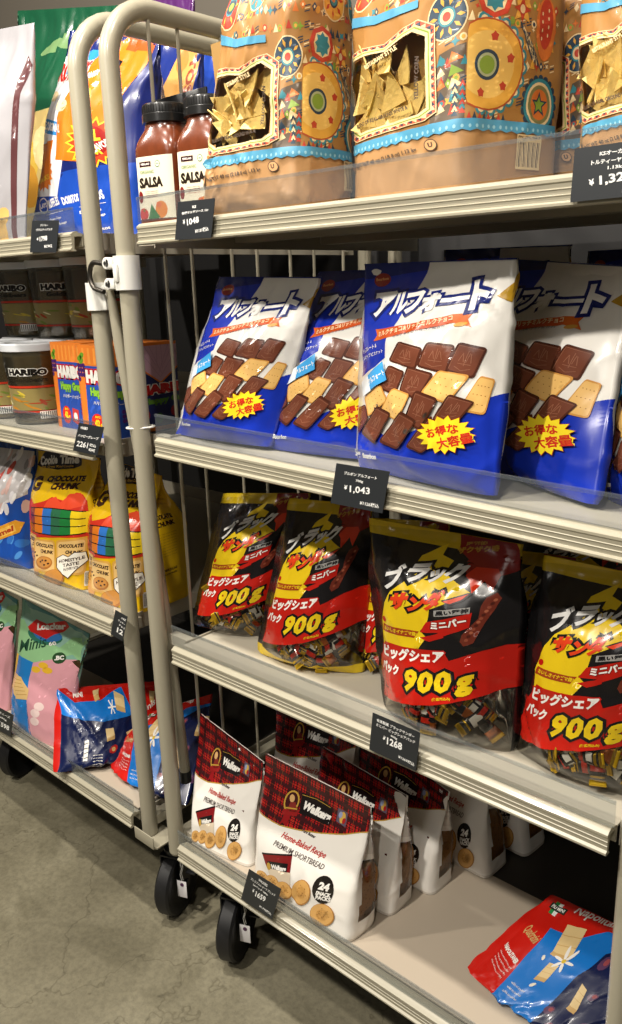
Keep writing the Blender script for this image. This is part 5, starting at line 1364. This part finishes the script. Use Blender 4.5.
# ------------------------------------------------------------------ salsa jars
M_SALSA = mat('salsa', '6a3218', .25, coat=.6, vary=.3, vscale=90); M_LIDB = mat('jar_lid', '141414', .3, coat=.2)
def jar(label, x, y, z, rz):
    root = empty('salsa_jar', (x, y, z), rz); root.scale = (1.04, 1.04, 1.17); tag(root, label, 'jar', 'jars of salsa on the top shelf')
    prof = [(.030, 0), (.0385, .003), (.040, .008), (.040, .094), (.0399, .100), (.0385, .108), (.0355, .117), (.0320, .125), (.0308, .130), (.0305, .140)]
    nu = 64; P = np.zeros((len(prof), nu + 1, 3))
    for j, (r, zz) in enumerate(prof):
        e = 5.0 if zz < .10 else max(2.2, 5.0 - (zz - .10) / .025 * 3)
        for i in range(nu + 1):
            a = 2 * PI * i / nu; c, s_ = math.cos(a), math.sin(a); q = (abs(c) ** e + abs(s_) ** e) ** (-1 / e)
            P[j, i] = (r * q * c, r * q * s_, zz)
    b = MB(); b.add(P[:, :nu].reshape(-1, 3), [(j * nu + i, j * nu + (i + 1) % nu, (j + 1) * nu + (i + 1) % nu, (j + 1) * nu + i) for j in range(len(prof) - 1) for i in range(nu)] + [tuple(range(nu))[::-1]], 0, True)
    b.build('glass_jar', M_SALSA, root)
    l = MB(); pr = [(0, .1555), (.0325, .1555), (.0340, .1545), (.0347, .152), (.0347, .143), (.0357, .142), (.0357, .1325), (.032, .1315), (0, .1335)]; l.lathe(pr, seg=48)
    for k in range(48):
        a = 2 * PI * k / 48; l.box((.0345 * math.cos(a) - .0005, .0345 * math.sin(a) - .0005, .1435), (.0345 * math.cos(a) + .0005, .0345 * math.sin(a) + .0005, .1525))
    l.build('lid', M_LIDB, root)
    # label on the front face (-y) turning the corner
    A = Art(); A.H = np.eye(3)
    A.text('KIRKLAND', (.16, .865), (.40, .865), -.032, WH, 4, bold=.04); A.poly([(.12, .84), (.44, .84), (.44, .92), (.12, .92)], film('3a1418'), 3)
    A.ell((.64, .87), .07, .055, film('3a7a3a'), 3, n=16); A.ell((.64, .87), .055, .043, WH, 4, n=16); A.text('USDA', (.60, .855), (.68, .855), -.03, film('3a7a3a'), 5, bold=.03)
    A.text('ORGANIC', (.12, .73), (.52, .73), -.05, film('7a9a5a'), 3, bold=.02); A.text('SALSA', (.08, .50), (.76, .50), -.17, film('2a2018'), 3, bold=.06)
    for k in range(4): A.text('medium organic salsa', (.22, .43 - k * .03), (.6, .43 - k * .03), -.018, film('a83a2a'), 3, bold=.02)
    A.ell((.09, .36), .07, .10, film('7a1a18'), 3, n=16)
    A.ell((.66, .14), .17, .14, film('d07a28'), 3, n=18); A.ell((.60, .22), .08, .05, film('c8602a'), 4, n=12); A.poly([(.26, .0), (.38, .24), (.48, .14), (.62, .02), (.56, 0)], film('2a6a34'), 5); A.ell((.14, .08), .13, .10, film('b8302a'), 4, n=16); A.poly([(.10, .17), (.16, .14), (.22, .18), (.16, .11)], film('3a7a3a'), 5)
    nv = 10; nl = 20; R_ = np.zeros((nv + 1, nl + 1, 3))
    for j in range(nv + 1):
        for i in range(nl + 1):
            a = -PI / 2 - .75 + 1.5 * i / nl; c, s_ = math.cos(a), math.sin(a); q = (abs(c) ** 5 + abs(s_) ** 5) ** (-.2)
            R_[j, i] = (.0404 * q * c, .0404 * q * s_, .012 + .078 * j / nv)
    if 'jar' not in CUTS: CUTS['jar'] = A.cut(nl, nv, 1.0)
    drape(R_, grid_normals(R_, False), [film('e4dcc4')], np.zeros((nv, nl), int), CUTS['jar'], 'label', root, lift=.00008)
    return root
jar('salsa jar beside the side wires with its whole label in view', -1.108, .082, 1.3880, math.radians(14))
jar('salsa jar tucked against the crumpled tortilla bag', -1.026, .098, 1.3880, math.radians(14))
b = MB(); b.box((-1.212 - cxm, .139, 1.540), (-1.075 - cxm, .143, 1.600), bev=.001); bk = b.build('black_bracket', M_BLACKP, cart)
b = MB(); b.lathe([(0, -.003), (.004, -.003), (.005, 0), (0, 0)], (-1.196 - cxm, .1385, 1.586), 'y', 12); b.build('screw', M_STEEL, bk)

# ------------------------------------------------------------------ top shelf of the far cart: snack bags
def simple_bag(name, art, key, bl, br, tl, tr, y, lean, seed, label, col, depth=.03, puff=.03, gus=False, W=.22, H=.3, **kw):
    return bag(name, art, key, bl, br, tl, tr, z=1.3885, y=y, lean=lean, seed=seed, label=label, depth=depth, puff=puff, shoulder=.4, cell=.0065, base=film(col), nominal=(W, H), wrinkle=kw.pop('wrinkle', .004), gusset=gus, **kw)
def multi_art():
    A = Art().quad((58, 30), (156, 14), (146, 232), (26, 226)).crop(0, 0, 2.704)
    BL_, OR, RD, YL = film('1a2f8a'), film('e0761c'), film('b8281a'), film('e8c030')
    A.poly([(-20, 470), (80, 440), (240, 400), (420, 380), (460, 700), (-20, 700)], film('1a46a8'), 1)
    # one bag picture: white and blue
    A.poly([(150, 130), (250, 118), (262, 200), (240, 330), (200, 470), (70, 460), (95, 380), (130, 250)], film('dcdfe2'), 3)
    A.poly([(168, 118), (262, 110), (258, 160), (160, 168)], film('2f86c8'), 4)
    A.text('RUFFLES', (148, 186), (258, 178), 42, film('c42a22'), 6, bold=.06, out=WH, outw=.05)
    A.ell((160, 218), 20, 12, film('d8c49a'), 5); A.ell((212, 240), 22, 14, film('e0d0a8'), 5)
    A.poly([(115, 262), (220, 280), (226, 314), (105, 294)], film('2f86c8'), 4); A.text('THE ORIGINAL', (118, 288), (214, 304), 20, WH, 5, bold=.05)
    A.poly([(95, 330), (190, 320), (176, 400), (80, 400)], OR, 5); A.poly([(70, 400), (160, 388), (150, 430), (72, 466)], film('c9a070'), 5); A.ell((88, 412), 20, 24, film('6a2a1c'), 6)
    A.star((146, 400), 44, 34, 16, film('e07a24'), 7, 0, 1.2); A.text('PACKS', (124, 430), (172, 418), 14, YL, 8, bold=.04)
    # the other bag picture: orange
    A.poly([(240, 150), (300, 90), (330, 72), (408, 72), (400, 130), (350, 260), (310, 300), (290, 380), (200, 370), (205, 260)], OR, 5)
    A.poly([(306, 120), (334, 128), (332, 150), (300, 166), (284, 148)], BLK, 7); A.text('TANGY', (262, 186), (300, 172), 16, WH, 7, bold=.05); A.text('Salsa', (248, 240), (300, 224), 30, YL, 7, bold=.04, slant=.3)
    A.poly([(330, 72), (408, 72), (404, 100), (326, 102)], film('c8501a'), 6)
    A.star((308, 330), 68, 52, 18, YL, 8, 0, 1.0); A.star((308, 330), 60, 46, 18, film('c8401c'), 9, 0, 1.0); A.ell((308, 328), 40, 40, film('9a1a14'), 10)
    A.text('XL', (284, 330), (330, 324), 30, YL, 11, bold=.06); A.text('PACK', (282, 366), (336, 360), 24, YL, 11, bold=.05); A.text('FLAVOR MIX', (312, 360), (376, 320), 20, WH, 12, bold=.04)
    A.ell((140, 492), 17, 24, WH, 3); A.ell((140, 492), 14, 20, film('1a46a8'), 4); A.text("LAY'S", (128, 500), (152, 498), 15, WH, 5, bold=.05)
    A.text('RUFFLES', (162, 504), (206, 494), 26, WH, 3, bold=.04); A.text('DORITOS', (214, 498), (262, 490), 24, WH, 3, bold=.04); A.text('CHEETOS', (272, 500), (330, 488), 30, WH, 3, bold=.04)
    for i, (t, x, y) in enumerate((('Lays Potato Chips', 148, 545), ('28g x 6 bags', 160, 562), ('Doritos', 262, 530), ('28g x 6 bags', 270, 548), ('Cheetos', 276, 590), ('28g x 6 bags', 270, 610))): A.text(t, (x, y), (x + 56, y - 6), 10, WH, 3, bold=.02)
    A.line([(148, 522), (212, 514)], 1.5, WH, 3); A.line([(262, 508), (330, 500)], 1.5, WH, 3)
    return A
simple_bag('multipack_bag', multi_art(), 'multi', (27, 226), (143, 238), (60, 28), (152, 20), (.125, .165), 6, 81, 'big blue multipack with orange and white bag pictures, seen behind the two cart posts', '172468', depth=.05, puff=.045, W=.34, H=.31, wrinkle=.005)
def silver_art():
    A = Art(); A.H = np.eye(3)
    A.poly([(.93, .0), (.97, .0), (.97, .7), (1.02, .82), (.98, .86), (.93, .75)], film('5a3436'), 2)
    A.poly([(.40, .66), (.60, .70), (.60, .74), (.40, .70)], BLK, 3)
    for k in range(8): A.ell((.55 + (k % 4) * .1, .06 + (k // 4) * .07), .07, .045, film(('c89a4a', 'dab268')[k % 2]), 3 + k % 2, k * 30, n=12)
    return A
simple_bag('snack_bag', silver_art(), 'silver', (-48, 236), (22, 228), (-42, 36), (32, 22), (.055, .05), 5, 82, 'plain silver white snack bag at the picture edge', 'a3a1a5', depth=.012, puff=.04, gus=False, W=.22, H=.30)
def green_art():
    A = Art(); A.H = np.eye(3)
    A.poly([(0, 0), (1, 0), (1, .62), (0, .55)], film('c8b070'), 1)
    for k in range(14): A.ell((.08 + (k % 7) * .14, .18 + (k // 7) * .2 + .05 * (k % 3)), .09, .10, film(('d8b44a', 'e6d49a', 'c89030')[k % 3]), 2 + k % 3, k * 25, n=12)
    A.ell((.6, .87), .3, .03, film('6a8a5a'), 2, 8)
    for k in (-1, 0, 1): A.line([(.66 + k * .02, .62), (.66 + k * .03, .66)], .006, WH, 3)
    A.ell((.2, .60), .09, .05, film('c88a3a'), 3, n=12)
    return A
simple_bag('snack_bag', green_art(), 'green', (2, 190), (112, 190), (6, 8), (108, 2), (.26, .26), 4, 83, 'dark green snack bag at the back, above the silver one', '0f4a30', depth=.06, puff=.03, W=.34, H=.30, wrinkle=.006)
def tan_art():
    A = Art(); A.H = np.eye(3)
    A.poly([(.45, .30), (.62, 1), (1, 1), (.9, 0), (.55, .1)], film('c89450'), 1); A.poly([(.25, .35), (.55, .62), (.62, .30), (.45, .22)], film('dcb46a'), 2)
    A.text('TOSTITOS', (.84, .90), (.92, .45), -.10, film('8a3a1c'), 3, bold=.05); A.ell((.72, .88), .09, .06, film('b87a3a'), 3, n=14)
    return A
simple_bag('snack_bag', tan_art(), 'tan', (140, 190), (190, 180), (142, 30), (194, 36), (.33, .33), 4, 84, 'blue snack bag with a tan panel, behind the salsa jar lids', '1b2c74', depth=.04, puff=.03, W=.2, H=.3)
def yellow_art():
    A = Art(); A.H = np.eye(3)
    A.poly([(0, .0), (1, 0), (1, .74), (.7, .76), (.5, .70), (.2, .80), (0, .82)], film('e2bc4c'), 1); A.ell((.4, .60), .2, .10, film('e8c020'), 2, n=18)
    A.poly([(0, .50), (.62, .60), (.64, .48), (0, .37)], film('c0281c'), 3); A.text("LAY'S", (.05, .40), (.60, .50), -.10, WH, 4, bold=.07)
    return A
simple_bag('snack_bag', yellow_art(), 'yellow', (180, 190), (262, 180), (184, 42), (262, 40), (.46, .46), 4, 85, 'yellow snack bag with blue top behind the side wires and tortilla bag', '1f3f9a', depth=.05, puff=.03, W=.25, H=.3)
simple_bag('snack_bag', yellow_art(), 'yellow', (138, 170), (186, 165), (140, -6), (188, -12), (.60, .60), 3, 86, 'purple topped snack bag peeking over the cart rail', '5a2a6a', depth=.04, puff=.03, W=.25, H=.3)

# ------------------------------------------------------------------ price cards on the rails
def card(label, tl, tr, br, bl, lines, n, col=None, zoff=0.0):
    Y = -.0085; P4 = [on_y(p, Y) for p in (bl, br, tr, tl)]
    c = sum(P4) / 4
    ex = (P4[1] + P4[2] - P4[0] - P4[3]) / 2; W = np.linalg.norm(ex); ex /= W; up = (P4[3] + P4[2] - P4[0] - P4[1]) / 2; Hh = np.linalg.norm(up); sh = float(up @ ex); uz = up - ex * sh; Hh = float(np.linalg.norm(uz))
    o = MB(); o.box((-W / 2, 0, -Hh / 2), (W / 2, .0009, Hh / 2), bev=.0003)
    # fold over the guard, out of the same card
    o.v = [(x + z * sh / Hh, y, z) for x, y, z in o.v]
    ob = o.build('price_card', M_CARD); ob.location = tuple(c); ob.rotation_euler = (math.radians(-2), -math.asin(max(-1, min(1, float(ex[2])))), 0)
    tag(ob, label, 'price card', 'black price cards on the shelf rails')
    A = Art(); A.H = np.eye(3)
    for (t, x0, y0, x1, y1, h, bo) in lines: A.text(t, (x0, y0), (x1, y1), -h, M_CHALK, 1, bold=bo)
    k = 'card%d' % n; CUTS[k] = A.cut(6, 6, 1.0)
    G = np.zeros((7, 7, 3))
    for j in range(7):
        for i in range(7):
            z = (j / 6 - .5) * Hh; G[j, i] = ((i / 6 - .5) * W + z * sh / Hh, -.0001, z)
    N = np.zeros_like(G); N[..., 1] = -1
    drape(G, N, [M_CARD], np.zeros((6, 6), int), CUTS[k], 'handwriting', ob, lift=.0002)
    return ob
card('black price card reading 1048 yen below the salsa jars', (178, 202), (214, 198), (212, 238), (175, 240), [('KS', .42, .80, .52, .80, .07, .04), ('有機サルサソース 1kg', .14, .64, .86, .68, .085, .03), ('¥', .20, .40, .26, .41, .12, .04), ('1048', .32, .36, .64, .42, .17, .03), ('¥1131税込', .56, .14, .92, .19, .11, .03)], 1)
card('grey glaring price card reading 1,320 yen at the top shelf', (576, 148), (652, 138), (650, 194), (569, 203), [('KSオーガニック', .34, .80, .86, .80, .09, .03), ('トルティーヤチップス', .24, .65, .9, .65, .09, .03), ('1.13kg', .46, .52, .68, .52, .08, .03), ('¥', .24, .27, .31, .28, .12, .04), ('1,320', .38, .24, .80, .28, .20, .03), ('¥1425税込', .68, .05, .94, .07, .10, .03)], 2)
card('black price card reading 1,043 yen below the blue biscuit bags', (337, 464), (388, 471), (384, 514), (330, 502), [('ブルボン アルフォート', .18, .76, .80, .76, .08, .02), ('700g', .42, .62, .56, .62, .07, .02), ('¥', .22, .40, .28, .40, .11, .03), ('1,043', .34, .33, .72, .36, .19, .02), ('¥1126税込', .56, .10, .92, .10, .10, .02)], 3)
card('black price card reading 1268 yen below the black and red packs', (373, 713), (419, 733), (417, 771), (369, 749), [('有楽製菓 ブラックサンダー', .10, .82, .90, .80, .085, .02), ('ミニバー ビッグシェアパック', .10, .70, .92, .67, .085, .02), ('900g', .42, .57, .56, .56, .07, .02), ('¥', .26, .43, .31, .42, .11, .03), ('1268', .36, .35, .68, .36, .19, .03), ('¥1369税込', .62, .13, .96, .10, .09, .02)], 4)
card('black price card reading 1659 yen below the foremost tartan bag', (249, 870), (280, 889), (273, 920), (241, 898), [('WALKERS', .34, .84, .62, .82, .08, .02), ('プレミアムショートブレッド', .12, .73, .90, .69, .08, .02), ('24パック 880g', .22, .61, .70, .58, .07, .02), ('¥', .26, .42, .31, .42, .11, .03), ('1659', .37, .35, .68, .36, .17, .03), ('¥1,792税込', .56, .12, .94, .10, .08, .02)], 5)
card('black price card under the silver snack bag at the top shelf', (32, 220), (58, 221), (57, 252), (30, 253), [('フリトレー', .34, .82, .62, .82, .07, .02), ('バラエティパック', .18, .67, .80, .69, .08, .02), ('¥', .24, .38, .30, .38, .09, .03), ('1798', .36, .34, .64, .38, .16, .03), ('¥1942', .54, .14, .84, .17, .10, .02)], 6)
card('black price card reading 2261 yen below the orange gummy boxes', (79, 423), (103, 427), (98, 456), (73, 450), [('HARIBO', .12, .80, .40, .80, .10, .03), ('ハッピーグレープ', .08, .52, .90, .52, .11, .03), ('2261', .10, .18, .56, .18, .20, .02), ('税込', .62, .26, .88, .26, .11, .02), ('¥2442', .62, .10, .88, .10, .11, .02)], 7)
card('narrow black price card against the cart post below the cookie bags', (115, 610), (127, 617), (123, 641), (111, 634), [('NZ', .6, .80, .96, .80, .07, .02), ('クッキー', .36, .66, .97, .62, .08, .02), ('チョコ', .5, .50, .97, .47, .08, .02), ('12', .42, .22, .92, .20, .20, .03)], 8)
card('black price card cut by the picture edge below the mint pouches', (-14, 700), (13, 716), (11, 736), (-16, 722), [('ローカー ミニーズ', .1, .76, .9, .76, .10, .02), ('800g', .5, .56, .8, .56, .09, .02), ('¥1598', .4, .22, .92, .22, .22, .03)], 9)
